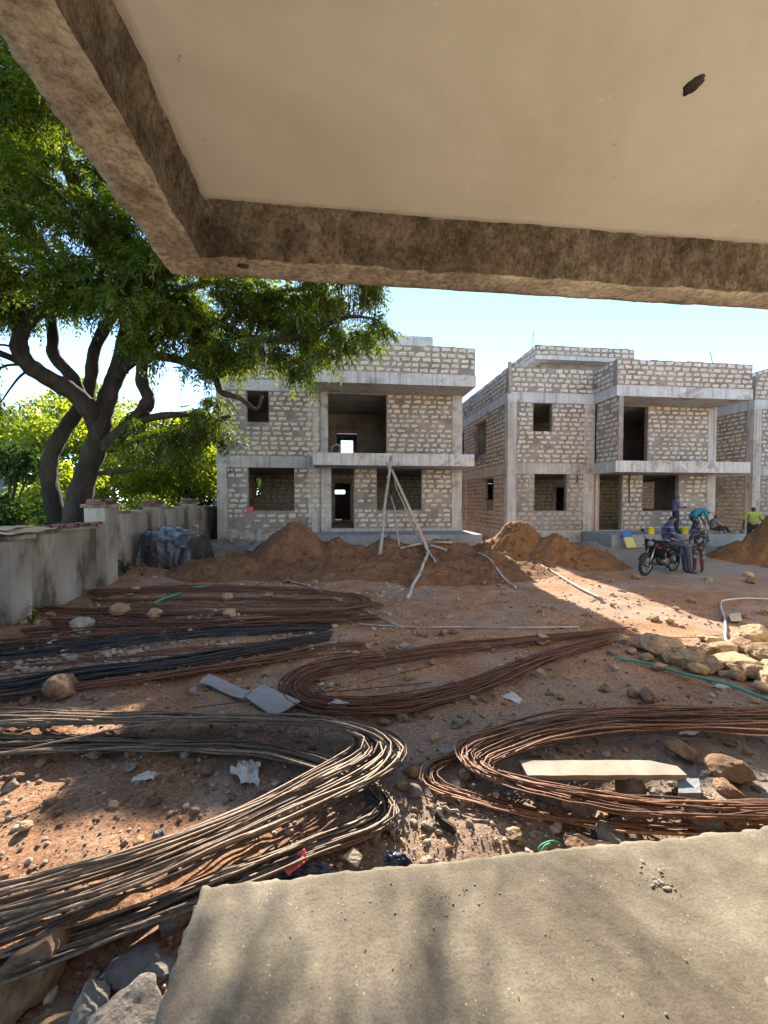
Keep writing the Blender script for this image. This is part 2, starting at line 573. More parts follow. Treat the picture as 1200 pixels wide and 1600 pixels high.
# a shallow ditch along the broken edge of the veranda
GZ = GZ - .05 * np.exp(-((GY - 1.95) / .25) ** 2) * sst(-.9, -.3, GX) * sst(7, 5, GX)
nx, ny = len(gx), len(gy)
idx = np.arange(nx * ny).reshape(ny, nx)
F = np.stack([idx[:-1, :-1], idx[:-1, 1:], idx[1:, 1:], idx[1:, :-1]], -1).reshape(-1, 4)
ground = mesh_np('ground', np.stack([GX, GY, GZ], -1).reshape(-1, 3), F, M['ground'], smooth=True)
tag(ground, kind='structure')

def strip_sheet(name, x0, x1, y0, y1, st, m, lift=.004):
    xs = np.arange(x0, x1 + st / 2, st); ys = np.arange(y0, y1 + st / 2, st)
    X, Y = np.meshgrid(xs, ys)
    Z = gheight(X, Y) + lift
    i = np.arange(X.size).reshape(X.shape)
    F = np.stack([i[:-1, :-1], i[:-1, 1:], i[1:, 1:], i[1:, :-1]], -1).reshape(-1, 4)
    return mesh_np(name, np.stack([X, Y, Z], -1).reshape(-1, 3), F, m, smooth=True)
tag(strip_sheet('lawn', -46, -6.0, 3, 62, .5, M['lawn'], .05), kind='structure')

# ================================================================ THE VERANDA THE PHOTOGRAPH IS TAKEN FROM
def noisy_slab(name, x0, x1, y0, y1, z0, z1, st, m, parent, chip=.03, amp=.006, seed=0, under=False):
    """closed slab with a finely divided worn top (or underside) and chipped rim"""
    xs = np.linspace(x0, x1, int((x1 - x0) / st) + 1); ys = np.linspace(y0, y1, int((y1 - y0) / st) + 1)
    X, Y = np.meshgrid(xs, ys)
    nx, ny = len(xs), len(ys)
    def jit(P, Q, s): return chip * (fbm(P * 2.2, Q * 5, s, 3) * .22 + .5 * fbm(P * 24, Q * 19, s, 2) + 2.0 * np.minimum(fbm(P * 13 + 3, Q * 15, s + 4, 3) + .30, 0))
    ex = np.zeros_like(X); ey = np.zeros_like(Y)
    ex[:, 0] = jit(Y[:, 0], Y[:, 0] * 0, 1 + seed); ex[:, -1] = jit(Y[:, -1], Y[:, -1] * 0, 2 + seed)
    ey[0] = jit(X[0], X[0] * 0, 3 + seed); ey[-1] = jit(X[-1], X[-1] * 0, 4 + seed)
    d = np.minimum(np.minimum(X - x0, x1 - X), np.minimum(Y - y0, y1 - Y))
    rimdrop = chip * .3 * np.exp(-d / .02) * (.6 + .8 * fbm(X * 8, Y * 8, 6 + seed, 2))
    Zn = amp * fbm(X * 3, Y * 3, 7 + seed, 3) + amp * .45 * fbm(X * 22, Y * 22, 8 + seed, 3)
    if under:
        Za = z0 + Zn; Zb = np.full_like(X, z1)
    else:
        Zb = z1 + Zn - np.maximum(rimdrop, 0); Za = np.full_like(X, z0)
    top = np.stack([X + ex, Y + ey, Zb], -1).reshape(-1, 3)
    bot = np.stack([X + ex, Y + ey, Za], -1).reshape(-1, 3)
    i = np.arange(nx * ny).reshape(ny, nx); o = nx * ny
    q = np.stack([i[:-1, :-1], i[:-1, 1:], i[1:, 1:], i[1:, :-1]], -1).reshape(-1, 4)
    fs = [q, q[:, ::-1] + o]
    for e in (i[0], i[-1][::-1], i[:, -1], i[:, 0][::-1]):
        fs.append(np.stack([e[:-1] + o, e[1:] + o, e[1:], e[:-1]], -1))
    return mesh_np(name, np.concatenate([top, bot]), np.concatenate(fs), m, parent)

# plain materials of that building
def slab_mat():
    m, nt, b, out = new_mat('veranda_floor')
    v = coords(nt, 'World')
    c = ramp(nt, noise(nt, v, 2.4, 8, .7), [(.3, (.105, .090, .066)), (.5, (.16, .138, .105)), (.72, (.225, .198, .155))])
    sp = noise(nt, v, 95, 3, .6)
    c = mixc(nt, c, ramp(nt, sp, [(.30, (.62, .60, .58)), (.5, (1, 1, 1)), (.76, (1.3, 1.28, 1.25))]), .6, 'MULTIPLY')
    pit = ramp(nt, noise(nt, v, 42, 2, .5), [(.23, (1, 1, 1)), (.28, (0, 0, 0))])
    c = mixc(nt, c, (.08, .068, .052), math_n(nt, 'MULTIPLY', pit, .8))
    ag = N(nt, 'ShaderNodeTexVoronoi'); ag.inputs['Scale'].default_value = 46; nt.links.new(v, ag.inputs['Vector'])
    am = ramp(nt, noise(nt, v, 6, 3, .6), [(.5, (0, 0, 0)), (.62, (1, 1, 1))])
    c = mixc(nt, c, (.40, .365, .31), math_n(nt, 'MULTIPLY', ramp(nt, ag.outputs['Distance'], [(.10, (1, 1, 1)), (.18, (0, 0, 0))]), math_n(nt, 'MULTIPLY', am, .8)))
    st = ramp(nt, noise(nt, v, 1.1, 5, .6, .8), [(.36, (.50, .485, .465)), (.52, (1.0, .99, .97)), (.7, (1.22, 1.2, 1.16))])
    c = mixc(nt, c, st, .9, 'MULTIPLY')
    tr = N(nt, 'ShaderNodeMapping'); tr.inputs['Rotation'].default_value = (0, 0, .9); tr.inputs['Scale'].default_value = (2.0, 11, 1)
    nt.links.new(v, tr.inputs[0])
    c = mixc(nt, c, ramp(nt, noise(nt, tr.outputs[0], 1.0, 4, .6), [(.36, (.8, .79, .77)), (.5, (1, 1, 1)), (.72, (1.15, 1.13, 1.1))]), .35, 'MULTIPLY')
    cr = ramp(nt, noise(nt, v, 9, 8, .8, 1.2), [(.58, (0, 0, 0)), (.66, (1, 1, 1))])
    pm = ramp(nt, noise(nt, v, 1.3, 3, .6), [(.52, (0, 0, 0)), (.62, (1, 1, 1))])
    c = mixc(nt, c, (.31, .27, .215), math_n(nt, 'MULTIPLY', cr, math_n(nt, 'MULTIPLY', pm, .8)))
    nt.links.new(c, b.inputs['Base Color'])
    b.inputs['Roughness'].default_value = .95
    b.inputs['Specular IOR Level'].default_value = .15
    h = math_n(nt, 'ADD', math_n(nt, 'ADD', noise(nt, v, 30, 6, .65), math_n(nt, 'MULTIPLY', sp, .5)), math_n(nt, 'MULTIPLY', noise(nt, tr.outputs[0], 1.0, 4, .6), .12))
    bump(nt, b, h, .32, .012)
    return m
M['veranda_floor'] = slab_mat()

def ceiling_mat():
    m, nt, b, out = new_mat('plastered_ceiling')
    v = coords(nt, 'World')
    c = ramp(nt, noise(nt, v, 1.5, 6, .6), [(.3, (.66, .60, .51)), (.7, (.72, .66, .565))])
    sp = ramp(nt, noise(nt, v, 24, 3, .6), [(.70, (0, 0, 0)), (.76, (1, 1, 1))])
    c = mixc(nt, c, (.78, .72, .62), sp)
    dk = ramp(nt, noise(nt, v, 17, 3, .6), [(.23, (1, 1, 1)), (.28, (0, 0, 0))])
    c = mixc(nt, c, (.24, .20, .16), math_n(nt, 'MULTIPLY', dk, .7))
    nt.links.new(c, b.inputs['Base Color'])
    b.inputs['Roughness'].default_value = .9
    b.inputs['Specular IOR Level'].default_value = .1
    tr = N(nt, 'ShaderNodeMapping'); tr.inputs['Rotation'].default_value = (0, 0, 1.1); tr.inputs['Scale'].default_value = (.5, 7, 1)
    nt.links.new(v, tr.inputs[0])
    sw = noise(nt, tr.outputs[0], 1.6, 6, .65)
    c2 = mixc(nt, c, ramp(nt, sw, [(.3, (.92, .915, .91)), (.5, (1, 1, 1)), (.75, (1.03, 1.03, 1.03))]), .3, 'MULTIPLY')
    c2 = mixc(nt, c2, ramp(nt, noise(nt, v, .8, 5, .6, .7), [(.34, (.86, .84, .81)), (.5, (1, 1, 1))]), .8, 'MULTIPLY')
    nt.links.new(c2, b.inputs['Base Color'])
    bump(nt, b, math_n(nt, 'ADD', noise(nt, v, 7, 5, .6), math_n(nt, 'MULTIPLY', sw, .15)), .22, .03)
    return m
M['ceiling'] = ceiling_mat()

def beam_mat(name, a, b_, c_, st, bs):
    m, nt, b, out = new_mat(name)
    v = coords(nt, 'World', st)
    c = ramp(nt, noise(nt, v, 11, 10, .8), [(.36, a), (.5, b_), (.64, c_)])
    p = ramp(nt, noise(nt, coords(nt, 'World'), 2.0, 6, .7), [(.42, (.5, .46, .42)), (.62, (1.1, 1.08, 1.05))])
    c = mixc(nt, c, p, .9, 'MULTIPLY')
    c = mixc(nt, c, ramp(nt, noise(nt, v, 55, 6, .8), [(.38, (.35, .33, .30)), (.52, (1, 1, 1)), (.66, (1.45, 1.42, 1.38))]), .75, 'MULTIPLY')
    nt.links.new(c, b.inputs['Base Color'])
    b.inputs['Roughness'].default_value = .97
    b.inputs['Specular IOR Level'].default_value = .1
    bump(nt, b, noise(nt, v, 17, 10, .85), bs, .05)
    return m
M['beam_inner'] = beam_mat('beam_inner', (.24, .20, .15), (.46, .39, .30), (.70, .615, .50), (1, 1, .7), 1.0)
M['beam_soffit'] = beam_mat('beam_soffit', (.50, .43, .335), (.62, .54, .43), (.70, .62, .51), (.6, .6, 1), .5)

M['bounce_wall'] = simple('bounce_wall', (.60, .52, .41), (.74, .65, .53), 3, .95, .3, 20, .02)  # pale colour for the unseen walls added as light reflectors
veranda = empty('veranda', (1.5, 1.0, 0), 'rough concrete veranda in the foreground with floor slab, plastered ceiling and beams', 'veranda')
noisy_slab('floor_slab', -.56, 5.5, -3.5, 1.735, -.5, 0, .02, M['veranda_floor'], veranda, .02, .006, 0)
mb = MB(); mb.box((-.50, -3.45, -.006), (5.4, .86, .012)); obj('bounce_floor', mb, M['ceiling'], veranda)  # unseen pale sheet added behind the camera to bounce sun onto the ceiling
noisy_slab('ceiling', -.63, 6.5, -3.5, 2.03, 2.985, 3.2, .06, M['ceiling'], veranda, .0, .005, 3, under=True)

def beam_strip(name, prof_in, prof_out, zb, zt, along, a0, a1, parent):
    """edge beam: rough inner face + soffit (separate skins of one closed box with uneven arrises)"""
    st = .03
    n = int((a1 - a0) / st) + 1
    t = np.linspace(a0, a1, n)
    rows = []
    K = 9
    def pt(c, tt, z):
        c = c + 0 * tt
        return np.stack([c, tt, z], -1) if along == 'Y' else np.stack([tt, c, z], -1)
    e1 = .022 * fbm(t * 6, t * 0, 1.0 + zb, 4) + .010 * fbm(t * 25, t * 0, 3, 2)
    e2 = .012 * fbm(t * 9, t * 0, 2.0, 3) + .006 * fbm(t * 40, t * 0, 3, 2)
    prof = []
    sgn = np.sign(prof_out - prof_in)
    for k in range(K):                        # inner face from the ceiling down
        s = k / (K - 1)
        z = zt + (zb - zt) * s
        r = .016 * fbm(t * 7, t * 0 + s * 2.5, 5, 4) + .010 * fbm(t * 28, t * 0 + s * 9, 6, 2)
        w = 1.0 if 0 < k < K - 1 else .5
        c = prof_in + r * w - sgn * (.03 * (1 - s) ** 3)
        zz = t * 0 + z + (e1 * .8 if k == K - 1 else 0) + (e1 * 1.0 if k == 0 else 0)
        prof.append(pt(c, t, zz))
    J = 5
    for k in range(1, J):                     # soffit outwards
        s = k / (J - 1)
        c = prof_in + (prof_out - prof_in) * s + (e2 if k == J - 1 else 0)
        z = t * 0 + zb + e1 * .8 * (1 - s) + .004 * fbm(t * 9, t * 0 + s * 3, 8, 3) + (e2 * .7 if k == J - 1 else 0)
        prof.append(pt(c, t, z))
    prof.append(pt(t * 0 + prof_out, t, t * 0 + zt + .215))
    prof.append(pt(t * 0 + prof_in, t, t * 0 + zt + .215))
    P = np.stack(prof, 0)                     # rows, n, 3
    R = P.shape[0]
    i = np.arange(R * n).reshape(R, n)
    fs = []
    for r in range(R):
        a, b = i[r], i[(r + 1) % R]
        fs.append(np.stack([a[:-1], a[1:], b[1:], b[:-1]], -1))
    o = mesh_np(name, P.reshape(-1, 3), np.concatenate(fs), M['beam_inner'], parent)
    me = o.data
    me.materials.append(M['beam_soffit'])
    mi = np.zeros(len(me.polygons), dtype=np.int32)
    mi[(K - 1) * (n - 1):(K + J - 2) * (n - 1)] = 1
    mi[(K + J - 2) * (n - 1):] = 1
    me.polygons.foreach_set('material_index', mi)
    return o
BZ = 2.742
beam_strip('edge_beam', 2.03, 2.205, BZ, 2.985, 'X', -.82, 6.5, veranda)
beam_strip('edge_beam', -.632, -.815, BZ - .004, 2.985, 'Y', -3.5, 2.203, veranda)
# back wall and far side wall of the veranda, behind and beside the photographer
mb = MB(); mb.box((-.8, -3.72, -.5), (6.5, -3.5, 3.2)); obj('back_wall', mb, M['ceiling'], veranda)
mb = MB(); mb.box((6.3, -3.5, 0.0), (6.5, 1.2, 2.98)); obj('side_wall', mb, M['ceiling'], veranda)
# unseen pale walls added above and to the right to bounce sunlight into the yard
mb = MB(); mb.box((-.82, 1.2, 3.23), (8.2, 1.4, 7.5)); obj('bounce_upper_wall', mb, M['bounce_wall'], veranda)
mb = MB(); mb.box((6.52, 1.3, -.5), (20.0, 1.5, 7.4)); obj('bounce_front_wall', mb, M['bounce_wall'], veranda)
# dark lumps on the concrete, standing in for the shade inside conduit holes
def hole_shade_lump(u, v, z, size, name):
    p = at_z(u, v, z)
    V, Fc = ico(2)
    A = np.array([tuple(q) for q in V])
    A = A * (1 + .35 * fbm(A[:, 0] * 2 + u, A[:, 1] * 2, A[:, 2] * 2, 3))[:, None]
    A = A * np.array(size) + np.array((p.x, p.y, z))
    mm = MB(); mm.add(A.tolist(), Fc)
    return obj(name, mm, M['dark_iron'], veranda)
hole_shade_lump(1083, 133, 2.984, (.026, .034, .008), 'conduit_hole_shade')
hole_shade_lump(380, 415, 2.742, (.028, .018, .012), 'conduit_hole_shade')

# ================================================================ BLOCK MASONRY
BLOCKV = []
def make_block_variants():
    for s in range(14):
        r = random.Random(100 + s)
        n = 12
        # walk round a rectangle with jitter: broken coral-stone face showing through smeared mortar
        base = [(-.5, -.5), (-.17, -.5), (.17, -.5), (.5, -.5), (.5, -.1), (.5, .22), (.5, .5), (.16, .5), (-.2, .5), (-.5, .5), (-.5, .2), (-.5, -.15)]
        pts = []
        for (x, z) in base:
            pts.append((x * (1 + r.uniform(-.16, .04)) + r.uniform(-.05, .05), z * (1 + r.uniform(-.25, .06)) + r.uniform(-.09, .09)))
        if r.random() < .45:                       # a corner lost under mortar
            k = r.choice([0, 3, 6, 9])
            pts[k] = (pts[k][0] * .55, pts[k][1] * .65)
        vs = [(x, .5, z) for x, z in pts] + [(x * .95, -.42 + r.uniform(-.1, .1), z * .90) for x, z in pts] + [(r.uniform(-.2, .2), -.5 + r.uniform(-.25, .1), r.uniform(-.12, .12))]
        fs = []
        for k in range(n):
            fs.append((k, (k + 1) % n, n + (k + 1) % n, n + k))
            fs.append((n + k, n + (k + 1) % n, 2 * n))
        BLOCKV.append((vs, fs))
make_block_variants()

def grid_wall(mb, p0, d, n_in, L, z0, z1, th, ops):
    """wall with rectangular openings, closed all round. p0: xy start, d: unit xy along, n_in: unit xy inwards"""
    us = sorted({0.0, L} | {min(max(o[0], 0), L) for o in ops} | {min(max(o[1], 0), L) for o in ops})
    zs = sorted({z0, z1} | {min(max(o[2], z0), z1) for o in ops} | {min(max(o[3], z0), z1) for o in ops})
    nu, nz = len(us) - 1, len(zs) - 1
    def solid(i, j):
        if i < 0 or j < 0 or i >= nu or j >= nz: return False
        cu, cz = (us[i] + us[i + 1]) / 2, (zs[j] + zs[j + 1]) / 2
        return not any(o[0] < cu < o[1] and o[2] < cz < o[3] for o in ops)
    def P(u, z, k):
        return (p0[0] + d[0] * u + n_in[0] * th * k, p0[1] + d[1] * u + n_in[1] * th * k, z)
    for i in range(nu):
        for j in range(nz):
            if not solid(i, j): continue
            a, b, c, e = us[i], us[i + 1], zs[j], zs[j + 1]
            mb.add([P(a, c, 0), P(b, c, 0), P(b, e, 0), P(a, e, 0)], [(0, 1, 2, 3)])
            mb.add([P(a, c, 1), P(b, c, 1), P(b, e, 1), P(a, e, 1)], [(3, 2, 1, 0)])
            if not solid(i - 1, j): mb.add([P(a, c, 1), P(a, c, 0), P(a, e, 0), P(a, e, 1)], [(0, 1, 2, 3)])
            if not solid(i + 1, j): mb.add([P(b, c, 0), P(b, c, 1), P(b, e, 1), P(b, e, 0)], [(0, 1, 2, 3)])
            if not solid(i, j - 1): mb.add([P(a, c, 1), P(b, c, 1), P(b, c, 0), P(a, c, 0)], [(0, 1, 2, 3)])
            if not solid(i, j + 1): mb.add([P(a, e, 0), P(b, e, 0), P(b, e, 1), P(a, e, 1)], [(0, 1, 2, 3)])

def lay_blocks(out, p0, d, L, z0, z1, ops, rnd, ch=.205, bl=.40, cover=(.76, .92), dull=False, miss=.03, hh=(.62, .80)):
    """collect (centre, dir, length, height) of the visible block faces"""
    n = max(1, int(round((z1 - z0) / ch)))
    c = (z1 - z0) / n
    for j in range(n):
        zc = z0 + c * (j + .5)
        u = -rnd.uniform(.05, .33)
        while u < L - .06:
            w = bl * (rnd.uniform(.85, 1.12) if rnd.random() < .8 else rnd.uniform(.5, .8))
            a, b = max(u + .012, .015), min(u + w - .012, L - .015)
            u += w
            for o in ops:
                if o[2] - c * .35 < zc < o[3] + c * .35:
                    if a < o[0] < b: b = o[0] - .015 if o[0] - a > b - o[1] else b
                    if a < o[1] < b: a = max(a, o[1] + .015)
                    if o[0] - .01 <= a and b <= o[1] + .01: b = a
            if b - a < .12 or rnd.random() < miss: continue
            if any(o[0] < (a + b) / 2 < o[1] and o[2] < zc < o[3] for o in ops): continue
            k = rnd.uniform(*cover)
            h = c * rnd.uniform(*hh)
            pn = float(fbm(((a + b) / 2 + p0[0] * 3.1) * .75, zc * 1.1 + p0[1], 4.0, 2))
            if pn > .40:                       # patches smeared over with mortar
                if rnd.random() < .35: continue
                k *= .85; h *= .78
            m = (a + b) / 2 + rnd.uniform(-.012, .012)
            out.append((Vector((p0[0] + d[0] * m, p0[1] + d[1] * m, zc + rnd.uniform(-.012, .012))), d, (b - a) * k, h, dull))

def emit_blocks(root, specs, rnd, limit=298):
    def area(s):
        p = proj(s[0])
        if p is None or not (-30 < p[0] < 1230): return 0
        n = Vector((s[1][1], -s[1][0], 0))         # outward normal
        v = (EYE - s[0])
        c = max(n.dot(v.normalized()), 0)
        return s[2] * s[3] * c / v.length_squared
    specs = sorted(specs, key=lambda s: -area(s))
    meshes = {}
    for i, s in enumerate(specs[:limit]):
        k = rnd.randrange(len(BLOCKV)); mm = 'block_dull' if s[4] else 'block'
        if (k, mm) not in meshes:
            me = bpy.data.meshes.new('block'); me.from_pydata(BLOCKV[k][0], [], BLOCKV[k][1]); me.materials.append(M[mm])
            meshes[(k, mm)] = me
        link('block', meshes[(k, mm)], root, block_matrix(s, rnd))
    for dull in (False, True):
        rest = [s for s in specs[limit:] if s[4] == dull]
        if not rest: continue
        mb = MB()
        for s in rest:
            vs, fs = BLOCKV[rnd.randrange(len(BLOCKV))]
            X = block_matrix(s, rnd)
            mb.add([X @ Vector(p) for p in vs], fs)
        tag(obj('block_courses', mb, M['block_dull' if dull else 'block'], root), kind='stuff')

def block_matrix(s, rnd):
    c, d, L, h, _ = s
    a = math.atan2(d[1], d[0])
    fx = rnd.choice((-1, 1))
    t = .05
    return Matrix.Translation(c) @ Matrix.Rotation(a, 4, 'Z') @ Matrix.Rotation(rnd.gauss(0, .012), 4, 'Y') @ Matrix.Rotation(math.pi if fx < 0 else 0, 4, 'Y') @ Matrix.Diagonal((L, t, h, 1))

# ================================================================ THE HOUSES UNDER CONSTRUCTION
YL, YR, YB, YD = 17.3, 17.2, 15.75, 28.0

def build_house(label, group, X0, XB, XR, b0, b1, dz, seed, left_ops, right_ops, side_ops, fin, tower, door, full=True):
    rnd = random.Random(seed)
    zf, z1a, z1b, z2a, z2b, zp, zpr = .43 + dz, 2.95 + dz, 3.42 + dz, 6.08 + dz, 6.52 + dz, 7.60 + dz, 7.57 + dz
    root = empty('unfinished_house', ((X0 + XR) / 2, YL, -.3), label, 'house', group)
    specs = []
    D = (1, 0); S = (0, -1)                 # along front walls, along the -X side wall (outward normal = (d.y,-d.x))
    T = .2
    # --- left bay front wall, two storeys
    def wall(p0, d, L, za, zb, ops, mat='mortar', blocks=True, th=T, **kw):
        n_in = (-d[1], d[0])
        mb = MB(); grid_wall(mb, p0, d, n_in, L, za, zb, th, ops)
        obj('wall', mb, M[mat], root)
        if blocks: lay_blocks(specs, p0, d, L, za + .02, zb - .01, ops, rnd, **kw)
    LB = XB - X0
    lo = [(a - X0, b - X0, c + dz, e + dz) for a, b, c, e in left_ops]
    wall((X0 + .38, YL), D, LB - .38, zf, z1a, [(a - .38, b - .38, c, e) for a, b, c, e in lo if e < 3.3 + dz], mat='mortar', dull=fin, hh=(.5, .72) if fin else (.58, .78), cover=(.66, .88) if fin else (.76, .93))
    wall((X0 + .38, YL), D, LB - .38, z1b, z2a, [(a - .38, b - .38, c, e) for a, b, c, e in lo if e > 3.3 + dz])
    # --- right bay front wall
    ro = [(a - XB, b - XB, c + dz, e + dz) for a, b, c, e in right_ops]
    wall((XB, YR), D, XR - XB - .42, zf, z1a, [o for o in ro if o[3] < 3.3 + dz], cover=(.72, .9), hh=(.55, .75))
    wall((XB, YR), D, XR - XB - .42, z1b, z2a, [o for o in ro if o[3] > 3.3 + dz], cover=(.7, .92), hh=(.52, .76))
    # --- return walls of the right bay
    wall((XB, YL - .001), S, YL - YR - .002, zf, z1a, [])
    if fin:
        wall((XB + .0, YR - .002), S, YR - YB + .02, z1b, z2a, [], cover=(.74, .92))
        wall((XB, YL - .001), S, YL - YR - .002, z1b, z2a, [])
    else:
        wall((XB, YL - .001), S, YL - YR - .002, z1b, z2a, [])
    # --- side wall facing the neighbour on the left
    so = [(YD - b, YD - a, c + dz, e + dz) for a, b, c, e in side_ops]
    SL = YD - (YL + .34)
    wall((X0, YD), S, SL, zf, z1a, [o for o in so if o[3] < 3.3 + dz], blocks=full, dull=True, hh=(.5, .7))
    wall((X0, YD), S, SL, z1b, z2a, [o for o in so if o[3] > 3.3 + dz], blocks=full, dull=False, hh=(.5, .72))
    # --- right side and back walls (seen only through openings)
    bo = [(LB + .55, LB + 1.2, 2.05 + dz, 2.3 + dz), (LB + .95, LB + 1.75, 4.75 + dz, 5.65 + dz)]
    wall((XR, YD), (-1, 0), XR - X0, zf, z1a, [((XR - X0) - o[1], (XR - X0) - o[0], o[2], o[3]) for o in bo if o[3] < 3.3 + dz], blocks=False)
    wall((XR, YD), (-1, 0), XR - X0, z1b, z2a, [((XR - X0) - o[1], (XR - X0) - o[0], o[2], o[3]) for o in bo if o[3] > 3.3 + dz], blocks=False)
    ex = [(3.0, 4.2, 1.3 + dz, 2.8 + dz)]
    wall((XR, YR + .42), (0, 1), YD - YR - .42, zf, z1a, ex, blocks=False)
    wall((XR, YR + .42), (0, 1), YD - YR - .42, z1b, z2a, [], blocks=False)
    # --- inner partitions with doorways, block faces seen through the windows
    iy = YL + 4.2
    mb = MB(); grid_wall(mb, (X0 + .21, iy), D, (0, 1), XR - X0 - .42, zf + .003, z1a - .003, .15, [(.48, .78, 1.8 + dz, 2.9 + dz), (LB + .35, LB + 1.15, .44 + dz, 2.5 + dz)])
    obj('partition', mb, M['mortar'], root)
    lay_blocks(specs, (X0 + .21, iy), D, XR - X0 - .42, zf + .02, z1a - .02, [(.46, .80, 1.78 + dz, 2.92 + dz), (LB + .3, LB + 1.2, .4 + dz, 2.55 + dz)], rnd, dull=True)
    mb = MB(); grid_wall(mb, (X0 + .21, iy), D, (0, 1), XR - X0 - .42, z1b + .003, z2a - .003, .15, [(LB + .45, LB + 1.5, 3.4 + dz, 5.4 + dz)])
    obj('partition', mb, M['plaster_rough'], root)
    mb = MB(); grid_wall(mb, (XB + .3, iy + .152), (0, 1), (1, 0), YD - iy - .4, zf + .004, z1a - .004, .15, [(2.0, 3.0, .4 + dz, 2.5 + dz)])
    obj('partition', mb, M['mortar'], root)
    # --- frame: columns, beams, slabs, plinth
    def bx(name, a, b, m='concrete', bev=.006):
        mb = MB(); mb.box(a, b); return obj(name, mb, M[m], root)
    e = .015
    top = z2a + .0
    bx('column', (X0 - e, YL - e, -.45), (X0 + .38, YL + .34, z2a), 'concrete')
    bx('column', (XB - .52, YL - e, zf - .3), (XB - .004, YL + .3, z2a), 'concrete')
    bx('column', (XR - .42, YR - e, zf - .3), (XR + e, YR + .42, z2a), 'concrete')
    bx('column', (X0 - e, YL + 5.6, -.4), (X0 + .3, YL + 5.9, z2a), 'concrete')
    if not fin:
        bx('column', (XB - .0, YR - e, zf - .3), (XB + .42, YR + .3, z1a), 'concrete')
        bx('column', (XB - .0, YR - e, z1b), (XB + .30, YR + .3, z2a), 'concrete')
    else:
        bx('column', (XB - .002, YR - e, zf - .3), (XB + .12, YR + .3, z1a), 'red_timber')
    bx('beam', (X0 - .03, YL - .028, z1a), (XB - .03, YL + .25, z1b), 'concrete')
    bx('beam', (X0 - .03, YL - .028, z2a), (b0 - .003, YL + .25, z2b), 'concrete_band')
    bx('beam', (X0 - .028, YL + .252, z1a), (X0 + .25, YD, z1b), 'concrete')
    bx('beam', (X0 - .028, YL + .252, z2a), (X0 + .25, YD, z2b), 'concrete_band')
    bx('balcony_slab', (b0, YB, z1a), (b1, YR + .30, z1b), 'concrete_band')
    bx('roof_slab', (b0, YB, z2a), (b1 + .04, YL + .25, z2b), 'concrete_band')
    bx('floor_slab', (X0 + .252, YR + .302, z1a + .003), (XR - .012, YD - .21, z1b - .01), 'concrete')
    bx('floor_slab', (X0 + .252, YL + .254, z2a + .003), (XR - .012, YD - .21, z2b - .01), 'concrete')
    mb = MB(); mb.box((X0 + .01, YL - .02, -.55), (XB, YD, zf - .002)); mb.box((XB + .003, YR - .02, -.55), (XR + .01, YD, zf - .004))
    obj('plinth', mb, M['concrete'], root)
    # --- parapets
    def par(p0, d, L, za, zb, **kw):
        mb = MB(); grid_wall(mb, p0, d, (-d[1], d[0]), L, za, zb, .2, []); obj('parapet', mb, M['mortar'], root)
        lay_blocks(specs, p0, d, L, za + .01, zb - .005, [], rnd, cover=(.82, .95), hh=(.68, .84), miss=.01, **kw)
        # ragged top: loose half blocks of the last course
        mb = MB(); u = 0.0
        while u < L - .45:
            w = rnd.uniform(.3, .45)
            if rnd.random() < .8:
                h = rnd.uniform(.015, .05)
                c = [(p0[0] + d[0] * t - d[1] * k, p0[1] + d[1] * t + d[0] * k) for t in (u + .01, u + w - .01) for k in (.02, .18)]
                vs = [(x, y, zb - .002) for x, y in c] + [(x + rnd.uniform(-.02, .02), y + rnd.uniform(-.01, .01), zb + h * rnd.uniform(.6, 1.2)) for x, y in c]
                mb.add(vs, [(0, 2, 3, 1), (4, 5, 7, 6), (0, 1, 5, 4), (1, 3, 7, 5), (3, 2, 6, 7), (2, 0, 4, 6)])
            u += w
        if mb.v: obj('coping', mb, M['mortar'], root)
    par((b0, YB + .01), D, b1 - b0, z2b, zpr)
    par((b0 - .001, YL - .01), S, YL - YB - .24, z2b + .001, zpr - .01)
    par((X0, YL - .005), D, b0 - X0 - .01, z2b + .002, zp)
    if full: par((X0 - .002, YD), S, YD - YL - .21, z2b + .001, zp - .02)
    mb = MB(); grid_wall(mb, (b1 - .002, YB + .22), (0, 1), (-1, 0), YD - YB - .3, z2b, zpr - .03, .2, []); obj('parapet', mb, M['mortar'], root)
    # --- stair tower above the roof
    tx0, tx1, ty0, tz0, tz1, blk = tower
    bx('tower_wall', (tx0 + .6, ty0 + .6, z2b), (tx1 - .6, ty0 + 3.4, tz0), 'plaster_rough')
    bx('tower_roof', (tx0, ty0, tz0), (tx1, ty0 + 4.2, tz0 + (.2 if blk else tz1 - tz0)), 'concrete_band')
    if blk:
        par((tx0 + .002, ty0 + .005), D, tx1 - tx0 - .004, tz0 + .2, tz1)
        par((tx0 + .001, ty0 + 4.2), S, 4.19, tz0 + .2, tz1 - .01)
    # --- front platform
    px0, px1, py0, pz = door
    mb = MB(); mb.box((px0, py0, -.75), (px1, YR - .022, pz)); obj('platform', mb, M['grey_floor'], root)
    # --- small things fixed to the facade: rods left from the formwork
    def rod(p, q, r=.012):
        mb = MB(); mb.tube([p, q], r, 6); return obj('iron_rod', mb, M['dark_iron'], root)
    return root, specs, rnd, rod, bx

